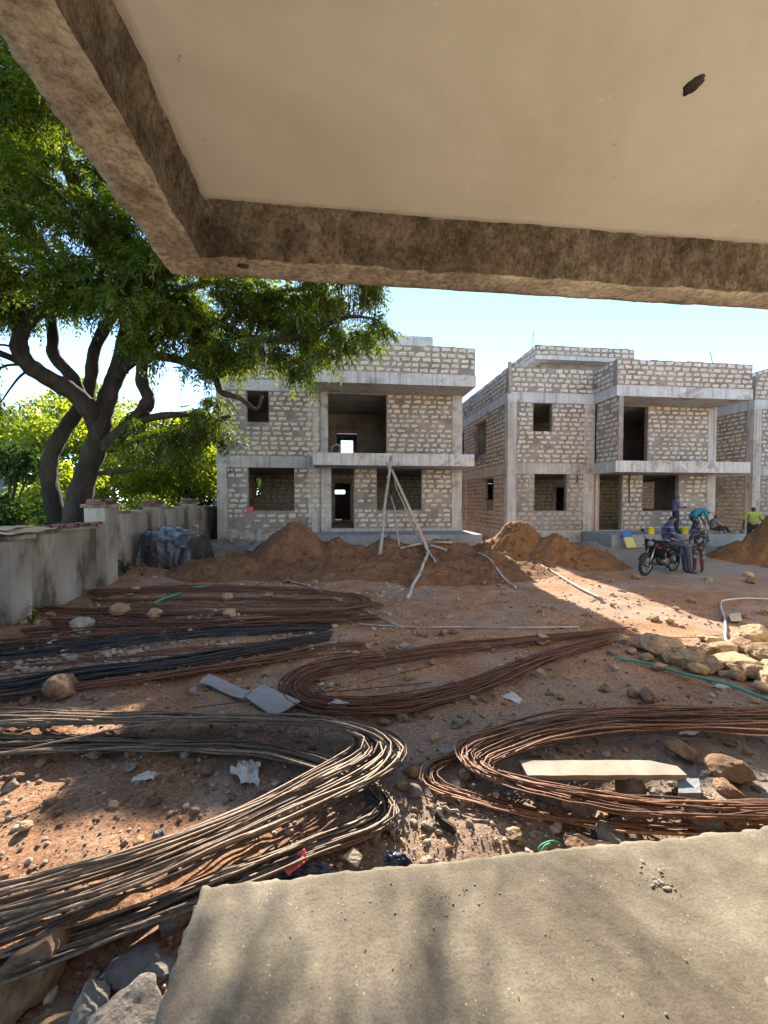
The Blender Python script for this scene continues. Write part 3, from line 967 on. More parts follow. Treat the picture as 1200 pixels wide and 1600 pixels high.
GH = 'unfinished two storey houses of pale coral block'
h1 = build_house('pale block house shell with balcony behind the leaning poles and dark mound', GH,
    -4.80, -.64, 5.36, -.88, 5.43, 0.0, 11,
    [(-3.59, -1.74, 1.18, 3.0), (-3.62, -2.75, 4.80, 6.06)],
    [(-.47, 0.72, .432, 2.94), (1.69, 3.61, 1.2, 2.94), (-.57, 2.10, 3.42, 6.02)],
    [(24.4, 27.2, 1.2, 2.94)], False, (1.0, 4.62, 19.5, 8.75, 9.45, False), (-1.0, 5.55, 15.15, .30))
root, specs, rnd, rod, bx = h1
emit_blocks(root, specs, rnd)
rod((-4.32, YL - .05, 3.0), (-4.22, YL - .09, 2.72)); rod((-4.22, YL - .09, 2.98), (-4.42, YL - .06, 2.5))
mb = MB(); mb.tube([(1.0, YL - 1.92, 6.0), (1.35, YL - 1.92, 5.95)], .04, 6)
h2 = build_house('pale block house shell with people on its front platform, middle of the row', GH,
    7.48, 11.55, 17.50, 11.46, 17.70, -.17, 12,
    [(8.72, 10.23, 1.31, 3.0), (8.63, 9.5, 4.83, 6.06)],
    [(11.62, 12.83, .432, 2.94), (13.85, 15.65, 1.3, 2.94), (12.6, 14.05, 3.42, 6.02)],
    [(18.9, 20.4, 1.3, 2.85), (20.0, 21.6, 4.15, 5.85), (23.8, 24.8, 1.2, 2.85), (23.6, 24.8, 4.3, 5.8)], True,
    (9.83, 15.1, 19.5, 8.62, 9.29, True), (10.9, 16.9, 15.15, .22))
root, specs, rnd, rod, bx = h2
emit_blocks(root, specs, rnd)
rod((10.72, YL - .04, 2.75), (10.72, YL - .05, 2.4), .018); rod((13.15, YR - .04, 2.8), (13.02, YR - .22, 1.5), .03)
rod((9.9, 20.0, 9.1), (9.95, 20.0, 10.2), .014); rod((14.2, 20.2, 9.1), (14.2, 20.2, 9.5), .014); rod((16.1, 16.0, 7.2), (15.9, 16.0, 8.0), .014)
mb = MB(); mb.box((7.44, YL - .12, 6.28), (7.56, YL - .01, 7.62)); obj('plank', mb, M['timber'], root)
h3 = build_house('pale block house shell cut off by the right edge behind the man in yellow', GH,
    19.59, 23.65, 29.6, 23.56, 29.8, -.17, 13,
    [(20.8, 22.3, 1.31, 3.0), (20.7, 21.6, 4.83, 6.06)],
    [(23.7, 24.9, .432, 2.94), (25.8, 27.6, 1.3, 2.94), (24.7, 26.1, 3.42, 6.02)],
    [(19.2, 20.6, .9, 2.85), (23.0, 24.6, 4.15, 5.85)], True,
    (25.0, 29.0, 19.5, 8.62, 9.29, True), (23.0, 29.0, 15.15, .22))
root, specs, rnd, rod, bx = h3
emit_blocks(root, specs, rnd)

# ================================================================ BOUNDARY WALL ON THE LEFT
WX = -5.42
bw = empty('boundary_wall', (WX, 10, -.3), 'stained old grey plaster boundary wall with stepped pillars running along the left side of the yard', 'wall')
def worn_box(name, a, b, m, parent, st=.14, amp=.018, seed=0):
    """box whose faces are subdivided and roughened"""
    mb = MB()
    a = Vector(a); b = Vector(b)
    L = b - a
    n = [max(1, int(round(L[i] / st))) for i in range(3)]
    key = {}; vs = []; fs = []
    def vid(i, j, k):
        t = (i, j, k)
        if t not in key:
            key[t] = len(vs)
            vs.append([a[0] + L[0] * i / n[0], a[1] + L[1] * j / n[1], a[2] + L[2] * k / n[2]])
        return key[t]
    for ax in range(3):
        o1, o2 = [q for q in range(3) if q != ax]
        for side in (0, n[ax]):
            for p in range(n[o1]):
                for q in range(n[o2]):
                    c = []
                    for dp, dq in ((0, 0), (1, 0), (1, 1), (0, 1)):
                        t = [0, 0, 0]; t[ax] = side; t[o1] = p + dp; t[o2] = q + dq
                        c.append(vid(*t))
                    flip = (side == 0) ^ (ax == 1)
                    fs.append(tuple(reversed(c)) if flip else tuple(c))
    A = np.array(vs)
    for ax in range(3):
        A[:, ax] += amp * fbm(A[:, 0] * 3 + seed + 11 * ax, A[:, 1] * 3, A[:, 2] * 3, 3)
    mb.add(A.tolist(), fs)
    return obj(name, mb, m, parent)
secs = [(2.0, 7.2, .93), (7.66, 9.95, .98), (10.45, 12.75, 1.27), (13.2, 15.75, 1.33), (16.2, 19.9, 1.30), (20.3, 30.0, 1.3)]
for i, (a, b, zt) in enumerate(secs):
    worn_box('wall_panel', (WX - .18, a, -.7), (WX, b, zt), M['old_concrete'], bw, .16, .014, i)
    worn_box('coping', (WX - .24, a + .01, zt + .002), (WX + .05, b - .01, zt + .065), M['old_concrete'], bw, .12, .014, i + 20)
for i, (a, b, zt) in enumerate([(7.2, 7.66, .95), (9.95, 10.45, 1.44), (12.75, 13.2, 1.42), (15.75, 16.2, 1.47), (19.9, 20.3, 1.45)]):
    worn_box('pillar', (WX - .24, a, -.7), (WX + .2, b, zt), M['old_concrete'], bw, .13, .014, i + 40)
    worn_box('pillar_cap', (WX - .29, a - .05, zt + .002), (WX + .25, b + .05, zt + .07), M['old_concrete'], bw, .13, .012, i + 60)

# clay roof tiles stored on top of the wall
def tile_mesh():
    mb = MB(); n = 6
    vs = []
    for j, y in enumerate((-.19, .19)):
        for k in range(n + 1):
            q = math.pi * k / n
            r = .085 - .012 * j
            vs.append((r * math.cos(q), y, r * math.sin(q) * .75))
        for k in range(n + 1):
            q = math.pi * k / n
            r = .072 - .012 * j
            vs.append((r * math.cos(q), y, r * math.sin(q) * .75))
    o = 2 * (n + 1)
    fs = []
    for k in range(n):
        fs += [(k, k + 1, o + k + 1, o + k), (n + 1 + k, o + n + 1 + k, o + n + 2 + k, n + 2 + k), (k, n + 1 + k, n + 2 + k, k + 1), (o + k, o + k + 1, o + n + 2 + k, o + n + 1 + k)]
    fs += [(0, o, o + n + 1, n + 1), (n, 2 * n + 1, o + 2 * n + 1, o + n)]
    me = bpy.data.meshes.new('tile'); me.from_pydata(vs, [], fs); me.materials.append(M['tile'])
    return me
TILE = tile_mesh()
def tile_heap(label, x, y0, y1, z, rows, rnd):
    e = empty('tile_stack', (x, (y0 + y1) / 2, z), label, 'roof tiles', 'clay tiles stored on the boundary wall')
    n = max(2, int((y1 - y0) / .15))
    for j in range(rows):
        for i in range(n):
            if j and rnd.random() < .25: continue
            y = y0 + (y1 - y0) * (i + .5) / n + rnd.uniform(-.03, .03)
            Mx = Matrix.Translation((x + rnd.uniform(-.05, .05), y, z + .012 + j * .055)) @ Matrix.Rotation(math.pi / 2 + rnd.uniform(-.3, .3), 4, 'Z') @ Matrix.Rotation(rnd.uniform(-.12, .12), 4, 'X')
            link('tile', TILE, e, Mx)
rt = random.Random(3)
tile_heap('row of red clay roof tiles lying low along the wall section nearest the first pillar', WX - .08, 7.75, 9.9, 1.045, 1, rt)
tile_heap('tall stack of red clay roof tiles on the wall before the tree trunk', WX - .02, 9.85, 10.5, 1.51, 2, rt)
tile_heap('small stack of red clay tiles on the middle pillar left of the black tarpaulin', WX - .02, 12.65, 13.3, 1.49, 2, rt)
tile_heap('small stack of red clay tiles on the pillar above the black tarpaulin', WX - .02, 15.6, 16.4, 1.54, 2, rt)
tile_heap('few red clay tiles at the far end of the wall beside the nearest house', WX - .02, 19.8, 20.6, 1.52, 2, rt)
tile_heap('red clay tiles on the wall at the far left edge beside the cardboard', WX - .08, 6.6, 7.3, 1.0, 2, rt)

def sheet_obj(name, pts4, th, m, label, cat, nx=8, ny=6, amp=.01, seed=1, group=None, kind=None, parent=None, freq=4, jag=0.0):
    """thin bent sheet (closed) spanned by four corner points"""
    a, b, c, d = [Vector(p) for p in pts4]
    vs = []
    nrm = (b - a).cross(d - a).normalized()
    if nrm.z < 0: nrm = -nrm
    r = random.Random(seed)
    for s in (1, 0):
        for j in range(ny + 1):
            for i in range(nx + 1):
                u, v = i / nx, j / ny
                p = (a * (1 - u) + b * u) * (1 - v) + (d * (1 - u) + c * u) * v
                h = amp * float(fbm(u * freq + seed, v * freq, seed * 1.3, 3))
                q = p + nrm * (h + th * s)
                if jag and (i in (0, nx) or j in (0, ny)):
                    w = Vector((float(fbm(u * 9 + seed, v * 9, 3, 2)), float(fbm(u * 9, v * 9 + seed, 9, 2)), 0)) * jag
                    q = q + w
                vs.append(q)
    w = nx + 1; o = w * (ny + 1); fs = []
    for j in range(ny):
        for i in range(nx):
            k = j * w + i
            fs.append((k, k + 1, k + w + 1, k + w)); fs.append((o + k, o + k + w, o + k + w + 1, o + k + 1))
    ring = [i for i in range(w)] + [w * j + nx for j in range(1, ny + 1)] + [w * ny + i for i in range(nx - 1, -1, -1)] + [w * j for j in range(ny - 1, 0, -1)]
    for k in range(len(ring)):
        p, q = ring[k], ring[(k + 1) % len(ring)]
        fs.append((p, o + p, o + q, q))
    mb = MB(); mb.add(vs, fs)
    return tag(obj(name, mb, m, parent), label, cat, group, kind)
sheet_obj('cardboard', [(WX - .25, 6.75, 1.14), (WX + .34, 7.1, 1.08), (WX + .30, 8.2, 1.09), (WX - .2, 8.0, 1.12)], .02, M['card'], 'flattened brown cardboard lying on the wall top at the left edge', 'cardboard', 8, 10, .05, 4)
sheet_obj('offcut_sheet', [(WX - .1, 6.9, 1.15), (WX + .22, 7.15, 1.14), (WX + .20, 7.75, 1.14), (WX - .1, 7.6, 1.16)], .016, M['card'], 'smaller tan cardboard piece lying on top of the larger flattened cardboard', 'cardboard', 6, 6, .05, 9)

# ================================================================ TREES
def limb_tube(mb, pts, r0, r1, n=8, sub=5, wob=.05, seed=0):
    P = catmull(pts, sub)
    m = len(P)
    R = [(r0 + (r1 - r0) * (i / (m - 1)) ** .9) * (1 + wob * math.sin(i * 1.7 + seed) + wob * math.cos(i * .9 + seed * 2)) for i in range(m)]
    mb.tube(P, R, n)
    return P, R

def fronds(base, direc, length, npair, lw, rng, droop=.5, jit=.25):
    """pinnate leaves: base (F,3), direc (F,3) unit. returns V,F of rhombic leaflets"""
    Fn = len(base)
    up = np.array([0, 0, 1.0])
    side = np.cross(direc, up); side /= (np.linalg.norm(side, axis=1, keepdims=True) + 1e-6)
    roll = rng.normal(0, .5, Fn)
    nrm = np.cross(side, direc)
    s2 = side * np.cos(roll)[:, None] + nrm * np.sin(roll)[:, None]
    V = []
    for k in range(npair):
        t = (k + .8) / npair
        p = base + direc * (length * t)[:, None] + up * (-droop * length * t * t)[:, None]
        tan = direc + up * (-2 * droop * t)
        tan /= np.linalg.norm(tan, axis=1, keepdims=True)
        for sg in (-1, 1):
            d = tan * .62 + s2 * sg * .75 + up * -.25 + rng.normal(0, jit, (Fn, 3))
            d /= np.linalg.norm(d, axis=1, keepdims=True)
            L = lw[0] * (length / length.mean()) * rng.uniform(.75, 1.2, Fn) * (1.15 - .5 * abs(t - .45))
            wv = np.cross(d, nrm); wv /= (np.linalg.norm(wv, axis=1, keepdims=True) + 1e-6)
            W = L * lw[1]
            q = np.stack([p, p + d * (L * .4)[:, None] + wv * W[:, None], p + d * L[:, None] + up * (-.12 * L)[:, None], p + d * (L * .45)[:, None] - wv * W[:, None]], 1)
            V.append(q)
    V = np.concatenate(V, 0).reshape(-1, 3)
    return V, np.arange(len(V)).reshape(-1, 4)

def in_poly(pt, poly):
    x, y = pt; c = False
    for i in range(len(poly)):
        x0, y0 = poly[i]; x1, y1 = poly[i - 1]
        if (y0 > y) != (y1 > y) and x < (x1 - x0) * (y - y0) / (y1 - y0) + x0: c = not c
    return c

big = empty('spreading_tree', at_y(112, 812, 10.6) - Vector((0, 0, .6)), 'big leaning shade tree with forked dark trunk behind the boundary wall', 'tree')
T = lambda L: [at_y(u, v, y) for u, v, y in L]
tb = MB(); limbs = []
def limb(L, r0, r1, seed=0, sub=6, n=9):
    P, R = limb_tube(tb, T(L), r0, r1, n, sub, .05, seed)
    limbs.extend(zip(P, R))
limb([(122, 850, 10.6), (118, 805, 10.6), (132, 750, 10.6), (152, 690, 10.5), (160, 650, 10.4), (172, 610, 10.3), (186, 575, 10.2)], .29, .17, 1, 7, 12)
limb([(92, 850, 10.9), (86, 800, 10.9), (76, 745, 11.0), (82, 705, 11.0), (105, 665, 11.0), (132, 625, 10.9), (142, 590, 10.8), (150, 540, 10.6), (190, 470, 10.4), (240, 400, 10.2), (300, 300, 9.8)], .215, .09, 2, 7, 11)
limb([(153, 665, 10.5), (140, 640, 10.2), (112, 612, 9.9), (70, 588, 9.6), (40, 565, 9.3), (30, 535, 9.1), (45, 500, 9.0), (95, 470, 8.9), (150, 450, 8.8), (200, 430, 8.6), (262, 428, 8.4), (330, 400, 8.0)], .23, .06, 3, 6, 10)
limb([(130, 635, 10.3), (112, 590, 10.1), (84, 555, 10.0), (82, 520, 9.9), (70, 440, 9.8), (40, 330, 9.6), (10, 180, 9.4), (-30, 40, 9.2)], .16, .05, 4, 6, 9)
limb([(165, 700, 10.5), (185, 680, 10.4), (212, 655, 10.2), (232, 625, 10.0), (222, 595, 9.8), (230, 545, 9.5), (280, 510, 9.2), (340, 505, 8.9), (390, 527, 8.7), (450, 530, 8.5), (500, 512, 8.3), (545, 495, 8.1), (585, 498, 7.95)], .19, .025, 5, 6, 9)
limb([(200, 668, 10.3), (235, 653, 10.0), (290, 647, 9.7), (330, 655, 9.4), (360, 650, 9.2)], .11, .03, 6)
limb([(180, 590, 10.2), (215, 560, 9.9), (270, 560, 9.5), (330, 585, 9.2), (345, 612, 9.0), (375, 622, 8.9), (400, 640, 8.8), (410, 618, 8.8)], .12, .03, 7)
limb([(186, 580, 10.2), (200, 500, 10.0), (170, 400, 9.8), (120, 300, 9.6), (90, 180, 9.4), (110, 20, 9.2), (160, -150, 9.0)], .20, .06, 8)
limb([(186, 580, 10.2), (240, 500, 10.4), (300, 450, 10.6), (380, 430, 10.8), (450, 470, 10.9), (520, 470, 10.9)], .15, .04, 9)
limb([(190, 560, 10.2), (260, 420, 9.8), (380, 250, 9.4), (520, 120, 9.0), (640, 60, 8.6)], .17, .04, 10)
limb([(150, 740, 10.6), (200, 735, 10.3), (235, 725, 10.1), (262, 722, 9.9)], .07, .02, 11)
limb([(60, 585, 9.6), (20, 560, 9.4), (-40, 540, 9.2), (-120, 520, 9.0)], .10, .03, 12)
zones = [
    ([(-260, -160), (300, -120), (440, 300), (420, 440), (320, 540), (215, 540), (70, 490), (-40, 500), (-260, 480)], 86, (7.6, 10.8), 165, .55),
    ([(-40, 60), (60, 120), (290, 440), (210, 540), (60, 490), (-40, 500)], 44, (8.0, 10.8), 180, .5),
    ([(200, 440), (430, 430), (490, 460), (480, 530), (430, 565), (390, 560), (330, 555), (250, 590), (190, 565)], 35, (8.0, 10.2), 140, .42),
    ([(440, 372), (592, 372), (590, 520), (570, 550), (500, 570), (450, 580)], 22, (7.7, 9.2), 90, .32),
    ([(520, 365), (630, 370), (630, 405), (500, 410)], 9, (7.6, 9.0), 70, .32),
    ([(190, 610), (300, 600), (345, 630), (325, 665), (300, 685), (275, 718), (240, 712), (195, 690)], 13, (8.6, 10.2), 95, .38),
    ([(-150, 470), (50, 490), (30, 620), (-20, 650), (-150, 640)], 10, (8.4, 10.0), 80, .4),
    ([(-300, -500), (560, -420), (560, 260), (440, 330), (300, 300), (-200, -100)], 36, (7.0, 10.5), 100, .7),
]
rz = random.Random(21)
LP = np.array([tuple(p) for p, r in limbs]); LR = np.array([r for p, r in limbs])
clB = []; clD = []; clL = []
ng = np.random.default_rng(5)
for poly, cnt, (ya, yb), nf, cr in zones:
    us = [p[0] for p in poly]; vs_ = [p[1] for p in poly]
    k = 0
    while k < cnt:
        u, v = rz.uniform(min(us), max(us)), rz.uniform(min(vs_), max(vs_))
        if not in_poly((u, v), poly): continue
        k += 1
        c = np.array(at_y(u, v, rz.uniform(ya, yb)))
        # thin branch from the closest limb
        dist = np.linalg.norm(LP - c, axis=1) + (LR > .2) * 1.0
        j = int(dist.argmin())
        a = Vector(LP[j]); b = Vector(c)
        mid = (a + b) / 2 + Vector((rz.uniform(-.2, .2), rz.uniform(-.2, .2), .18 * (b - a).length))
        P = catmull([a, mid, b, b + (b - a) * .12 - Vector((0, 0, .12))], 4)
        tb.tube(P, [max(.006, (.02 + .012 * (b - a).length) * (.35 if cr < .35 else 1)) * (1 - .75 * i / (len(P) - 1)) for i in range(len(P))], 5)
        out = Vector(c) - Vector((-5.0, 10.3, 4.5)); out.normalize()
        # each cluster = several twigs carrying fronds
        nt_ = max(4, nf // 9)
        tw = ng.normal(0, 1, (nt_, 3)); tw /= np.linalg.norm(tw, axis=1, keepdims=True)
        tw = tw * np.array([1, 1, .55]) + np.array(out) * .45 + np.array([0, 0, -.12])
        tl = cr * ng.uniform(.6, 1.5, nt_)
        for q in range(nt_):
            s = ng.uniform(.15, 1.0, 9)
            bp = c + tw[q] * (tl[q] * s)[:, None] + np.array([0, 0, -.25]) * (tl[q] * s * s)[:, None]
            dd = tw[q] * .7 + ng.normal(0, .55, (9, 3)) + np.array([0, 0, -.30])
            dd /= np.linalg.norm(dd, axis=1, keepdims=True)
            clB.append(bp); clD.append(dd); clL.append(ng.uniform(.17, .34, 9))
B = np.concatenate(clB); Dd = np.concatenate(clD); Ln = np.concatenate(clL)
V, Fq = fronds(B, Dd, Ln, 5, (.088, .17), ng)
tag(obj('trunk', tb, M['bark'], big, smooth=True), None)
tag(mesh_np('crown', V, Fq, M['leaf_neem'], big), None)
print('big tree leaflets', len(Fq))

def bush_tree(name, label, x, y, h, w, n, mat, leaf, seed, cat='tree', group='trees behind the boundary wall', base=.3, lobes=16, tr=.14):
    rg = np.random.default_rng(seed)
    z0 = float(gbase(x, y))
    e = empty(name, (x, y, z0), label, cat, group)
    mb = MB()
    top = Vector((x + rg.normal(0, .2), y, z0 + h * .62))
    limb_tube(mb, [(x, y, z0 - .2), (x + rg.normal(0, .12), y, z0 + h * .25), top], tr, tr * .4, 7, 4, .05, seed)
    C = []
    for k in range(lobes):
        a = rg.uniform(0, 2 * math.pi); q = rg.uniform(0, 1) ** .6
        zz = z0 + h * (base + (1 - base) * rg.uniform(0, 1))
        f = 1 - abs((zz - z0) / h - .55) * .8
        C.append((x + math.cos(a) * q * w * f, y + math.sin(a) * q * w * f, zz - .25))
        limb_tube(mb, [(x, y, z0 + h * base * .8), ((x + C[-1][0]) / 2, (y + C[-1][1]) / 2, (zz + z0 + h * base) / 2 + .1), C[-1]], tr * .4, .015, 5, 3)
    C = np.array(C)
    obj('trunk', mb, M['bark'], e, smooth=True)
    ci = rg.integers(0, lobes, n)
    r = w * .42 * rg.uniform(.2, 1, n) ** .5
    d = rg.normal(0, 1, (n, 3)); d /= np.linalg.norm(d, axis=1, keepdims=True)
    p = C[ci] + d * r[:, None] * np.array([1, 1, .75])
    p[:, 2] = np.maximum(p[:, 2], z0 + .05)
    ax = d + rg.normal(0, .8, (n, 3)) + np.array([0, 0, -.4]); ax /= np.linalg.norm(ax, axis=1, keepdims=True)
    bx_ = np.cross(ax, rg.normal(0, 1, (n, 3))); bx_ /= np.linalg.norm(bx_, axis=1, keepdims=True)
    L = leaf * rg.uniform(.6, 1.3, n)[:, None]; W = L * .32
    q = np.stack([p, p + ax * L * .45 + bx_ * W, p + ax * L, p + ax * L * .45 - bx_ * W], 1).reshape(-1, 3)
    mesh_np('crown', q, np.arange(len(q)).reshape(-1, 4), mat, e)
    return e
bt = bush_tree
bt('broadleaf_tree', 'bright green sunlit tree filling the gap left of the nearest house', -8.0, 23.5, 5.6, 2.3, 9000, M['leaf_light'], .20, 31)
bt('broadleaf_tree', 'dark green bushy tree low beside the left wall of the nearest house', -6.9, 25.5, 3.4, 1.7, 5000, M['leaf_dark'], .17, 32)
bt('broadleaf_tree', 'hazy mid green tree seen left of the forked trunk', -14.6, 27.0, 8.2, 2.9, 9000, M['leaf_light'], .24, 33)
bt('broadleaf_tree', 'round dull green tree farther back behind the forked trunk', -11.6, 31.0, 7.0, 3.0, 8000, M['leaf_dark'], .26, 34)
bt('broadleaf_tree', 'low green tree beyond the pale blue building at the left edge', -23.0, 30.0, 6.2, 3.2, 7000, M['leaf_light'], .26, 35)
bt('broadleaf_tree', 'tall distant tree behind the gap beside the nearest house', -10.0, 38.0, 8.6, 3.4, 8000, M['leaf_dark'], .30, 36)
bt('garden_shrub', 'dark broad leaved shrub beside the boundary wall at the left edge', -8.1, 11.2, 3.2, 1.2, 2600, M['leaf_dark'], .17, 37, 'shrub', None, .25, 12, .06)
bt('garden_shrub', 'sunlit yellow green shrub just behind the forked trunk', -9.0, 14.6, 2.6, 1.4, 3600, M['leaf_light'], .17, 38, 'shrub', None, .15, 12, .05)
bt('garden_shrub', 'clipped dark shrub beside the pale blue building', -12.2, 17.0, 1.9, .9, 2600, M['leaf_dark'], .10, 39, 'shrub', None, .1, 12, .05)
bt('garden_shrub', 'leafy green hedge plant behind the wall right of the trunk', -7.6, 17.5, 2.2, 1.1, 3000, M['leaf_light'], .15, 40, 'shrub', None, .15, 12, .05)
bt('broadleaf_tree', 'large shade tree filling the background right of the forked trunk', -11.4, 21.5, 6.0, 2.6, 9000, M['leaf_light'], .2, 41)
bt('broadleaf_tree', 'light green tree behind the hanging yellow leaves', -8.6, 29.5, 7.0, 2.6, 8000, M['leaf_light'], .24, 42)

bt('broadleaf_tree', 'yellow green sunlit tree seen low between the two trunk forks', -12.6, 19.5, 4.6, 2.0, 6500, M['leaf_light'], .18, 71, base=.1)
bt('broadleaf_tree', 'broad green tree rising left of the forked trunk above the shrubs', -17.5, 24.0, 6.6, 2.8, 9000, M['leaf_light'], .22, 72, base=.1)
bt('broadleaf_tree', 'dull green tree above the pale blue building at the far left', -20.5, 23.0, 5.0, 2.4, 7000, M['leaf_dark'], .2, 73, base=.1)
for i, (x, y, h, w, mm, lb) in enumerate([
    (-13.5, 41, 5.0, 3.2, 'leaf_dark', 'distant dark bush line tree between the trunk and the house, left one'),
    (-9.0, 45, 5.5, 3.4, 'leaf_light', 'distant light green bush tree in the gap beside the house'),
    (-18.5, 44, 5.0, 3.4, 'leaf_light', 'distant light green bush tree left of the forked trunk'),
    (-25.0, 46, 6.0, 3.6, 'leaf_dark', 'distant dark bush tree above the pale blue building'),
    (-32.0, 42, 6.5, 3.6, 'leaf_light', 'distant bush tree at the far left edge of the garden'),
    (-5.6, 40, 4.5, 2.2, 'leaf_dark', 'distant dark bush tree hard against the house edge')]):
    bt('broadleaf_tree', lb, x, y, h, w, 5000, M[mm], .3, 60 + i, base=.02)
# pale blue building in the next garden
gb = empty('garden_building', (-15.2, 18.5, -.2), 'small pale blue building seen beyond the boundary wall at the left edge', 'building')
mb = MB(); mb.box((-19.0, 17.6, -.5), (-13.6, 21.5, 2.55)); obj('wall', mb, M['blue_wall'], gb)
mb = MB(); mb.add([(-19.4, 17.2, 2.552), (-13.2, 17.2, 2.552), (-13.2, 21.9, 2.552), (-19.4, 21.9, 2.552), (-18.2, 19.5, 3.7), (-14.4, 19.5, 3.7)], [(0, 1, 5, 4), (1, 2, 5), (2, 3, 4, 5), (3, 0, 4), (3, 2, 1, 0)]); obj('roof', mb, M['tile'], gb)
mb = MB(); mb.box((-16.3, 17.56, .9), (-15.3, 17.62, 2.0)); obj('window', mb, M['dark_iron'], gb)

# small weeds at the foot of the wall
def weed(label, u, v, h, n, seed, m='leaf_light', lift=0.0):
    p = gnd(u, v)
    rg = np.random.default_rng(seed)
    e = empty('weed', p, label, 'weed')
    mb = MB(); Q = []
    for k in range(n):
        a = rg.uniform(0, 6.28); L = h * rg.uniform(.5, 1.1)
        t = Vector((math.cos(a) * .35 * h, math.sin(a) * .35 * h, L))
        mb.tube([p, p + t * .5 + Vector((0, 0, .05)), p + t], [.006, .005, .003], 4)
        for j in range(6):
            s = rg.uniform(.35, 1)
            b = np.array(p + t * s); d = rg.normal(0, 1, 3); d[2] = abs(d[2]) * .4; d /= np.linalg.norm(d)
            w = np.cross(d, [0, 0, 1]); w /= np.linalg.norm(w) + 1e-6
            l = h * .28 * rg.uniform(.6, 1.2)
            Q.append([b, b + d * l * .45 + w * l * .25, b + d * l - np.array([0, 0, .2 * l]), b + d * l * .45 - w * l * .25])
    obj('stem', mb, M['leaf_dark'], e)
    q = np.array(Q).reshape(-1, 3)
    mesh_np('foliage', q, np.arange(len(q)).reshape(-1, 4), M[m], e)
weed('leafy weed climbing in front of the second wall pillar', 168, 905, .62, 16, 1, 'leaf_neem')
weed('low weed right of the second wall pillar', 195, 900, .42, 12, 2, 'leaf_neem')
weed('small bright green sprout at the corner of the black tarpaulin', 222, 905, .26, 8, 3)
weed('small weed with pale leaves at the foot of the nearest wall pillar', 50, 975, .30, 9, 4)

# ================================================================ SOIL MOUNDS
MOUNDS = []
def mound(name, label, cat, gs, box, m, res=.07, rough=.05, seed=0):
    x0, x1, y0, y1 = box
    xs = np.arange(x0, x1 + res / 2, res); ys = np.arange(y0, y1 + res / 2, res)
    X, Y = np.meshgrid(xs, ys)
    def H(X, Y):
        h = 0
        for (cx, cy, hh, rx, ry) in gs:
            wx = X + .18 * fbm(X * 1.1, Y * 1.1, seed + 1, 3); wy = Y + .18 * fbm(X * 1.1 + 40, Y * 1.1, seed + 2, 3)
            d = ((wx - cx) / rx) ** 2 + ((wy - cy) / ry) ** 2
            h = np.maximum(h, hh * np.exp(-d * .9)) + .18 * hh * np.exp(-d * 1.2)
        msk = sst(.03, .25, h)
        h = h + msk * (1.5 * rough * fbm(X * 2.6, Y * 2.6, seed, 4) + rough * 1.0 * np.abs(fbm(X * 7, Y * 7, seed + 5, 3)) + rough * .6 * fbm(X * 15, Y * 15, seed + 9, 2))
        return h - .075
    Z = gheight(X, Y) + H(X, Y)
    e = np.minimum(np.minimum(X - x0, x1 - X), np.minimum(Y - y0, y1 - Y))
    Z = Z - .25 * (1 - sst(0, .3, e))
    i = np.arange(X.size).reshape(X.shape)
    F = np.stack([i[:-1, :-1], i[:-1, 1:], i[1:, 1:], i[1:, :-1]], -1).reshape(-1, 4)
    # only keep faces that come above the ground (plus one ring), closed by a buried base
    keep = (H(X, Y)[:-1, :-1] > -.12).reshape(-1)
    V = np.stack([X, Y, Z], -1).reshape(-1, 3)
    o = mesh_np(name, V, F[keep], m, smooth=True)
    # clods and stones caught in the heap
    rg = np.random.default_rng(int(seed) + 90)
    k = int((x1 - x0) * (y1 - y0) * 34)
    P = rg.uniform((x0, y0), (x1, y1), (k, 2))
    hh = H(P[:, 0], P[:, 1])
    P = P[hh > .02]; k = len(P)
    zz = gheight(P[:, 0], P[:, 1]) + H(P[:, 0], P[:, 1])
    V0, F0 = ico(1); V0 = np.array([tuple(p) for p in V0]); F0 = np.array(F0)
    s = .012 * (5.0 ** (rg.uniform(0, 1, k) ** 2.5))
    d = V0[None] * (1 + .3 * rg.normal(0, 1, (k, len(V0), 1)).clip(-1.2, 1.2)) * (s[:, None] * rg.uniform(.6, 1.2, (k, 3)))[:, None, :]
    VV = (d + np.stack([P[:, 0], P[:, 1], zz + s * .2], -1)[:, None, :]).reshape(-1, 3)
    tag(mesh_np('clods', VV, (F0[None] + (np.arange(k) * len(V0))[:, None, None]).reshape(-1, 3), m, o), kind='stuff')
    tag(o, label, cat)
    MOUNDS.append((box, H))
    return o

def surf(x, y):
    z = float(gheight(x, y))
    for (b, H) in MOUNDS:
        if b[0] < x < b[1] and b[2] < y < b[3]:
            z = max(z, float(gheight(x, y) + H(np.array([x]), np.array([y]))[0]))
    return z
def surf_px(u, v, lift=0.0):
    """first point of the terrain or a mound met along a pixel's ray"""
    d = ray(u, v)
    t = 1.5
    while t < 60:
        p = EYE + d * t
        if p.z <= surf(p.x, p.y):
            break
        t += .04
    return Vector((p.x, p.y, surf(p.x, p.y) + lift))

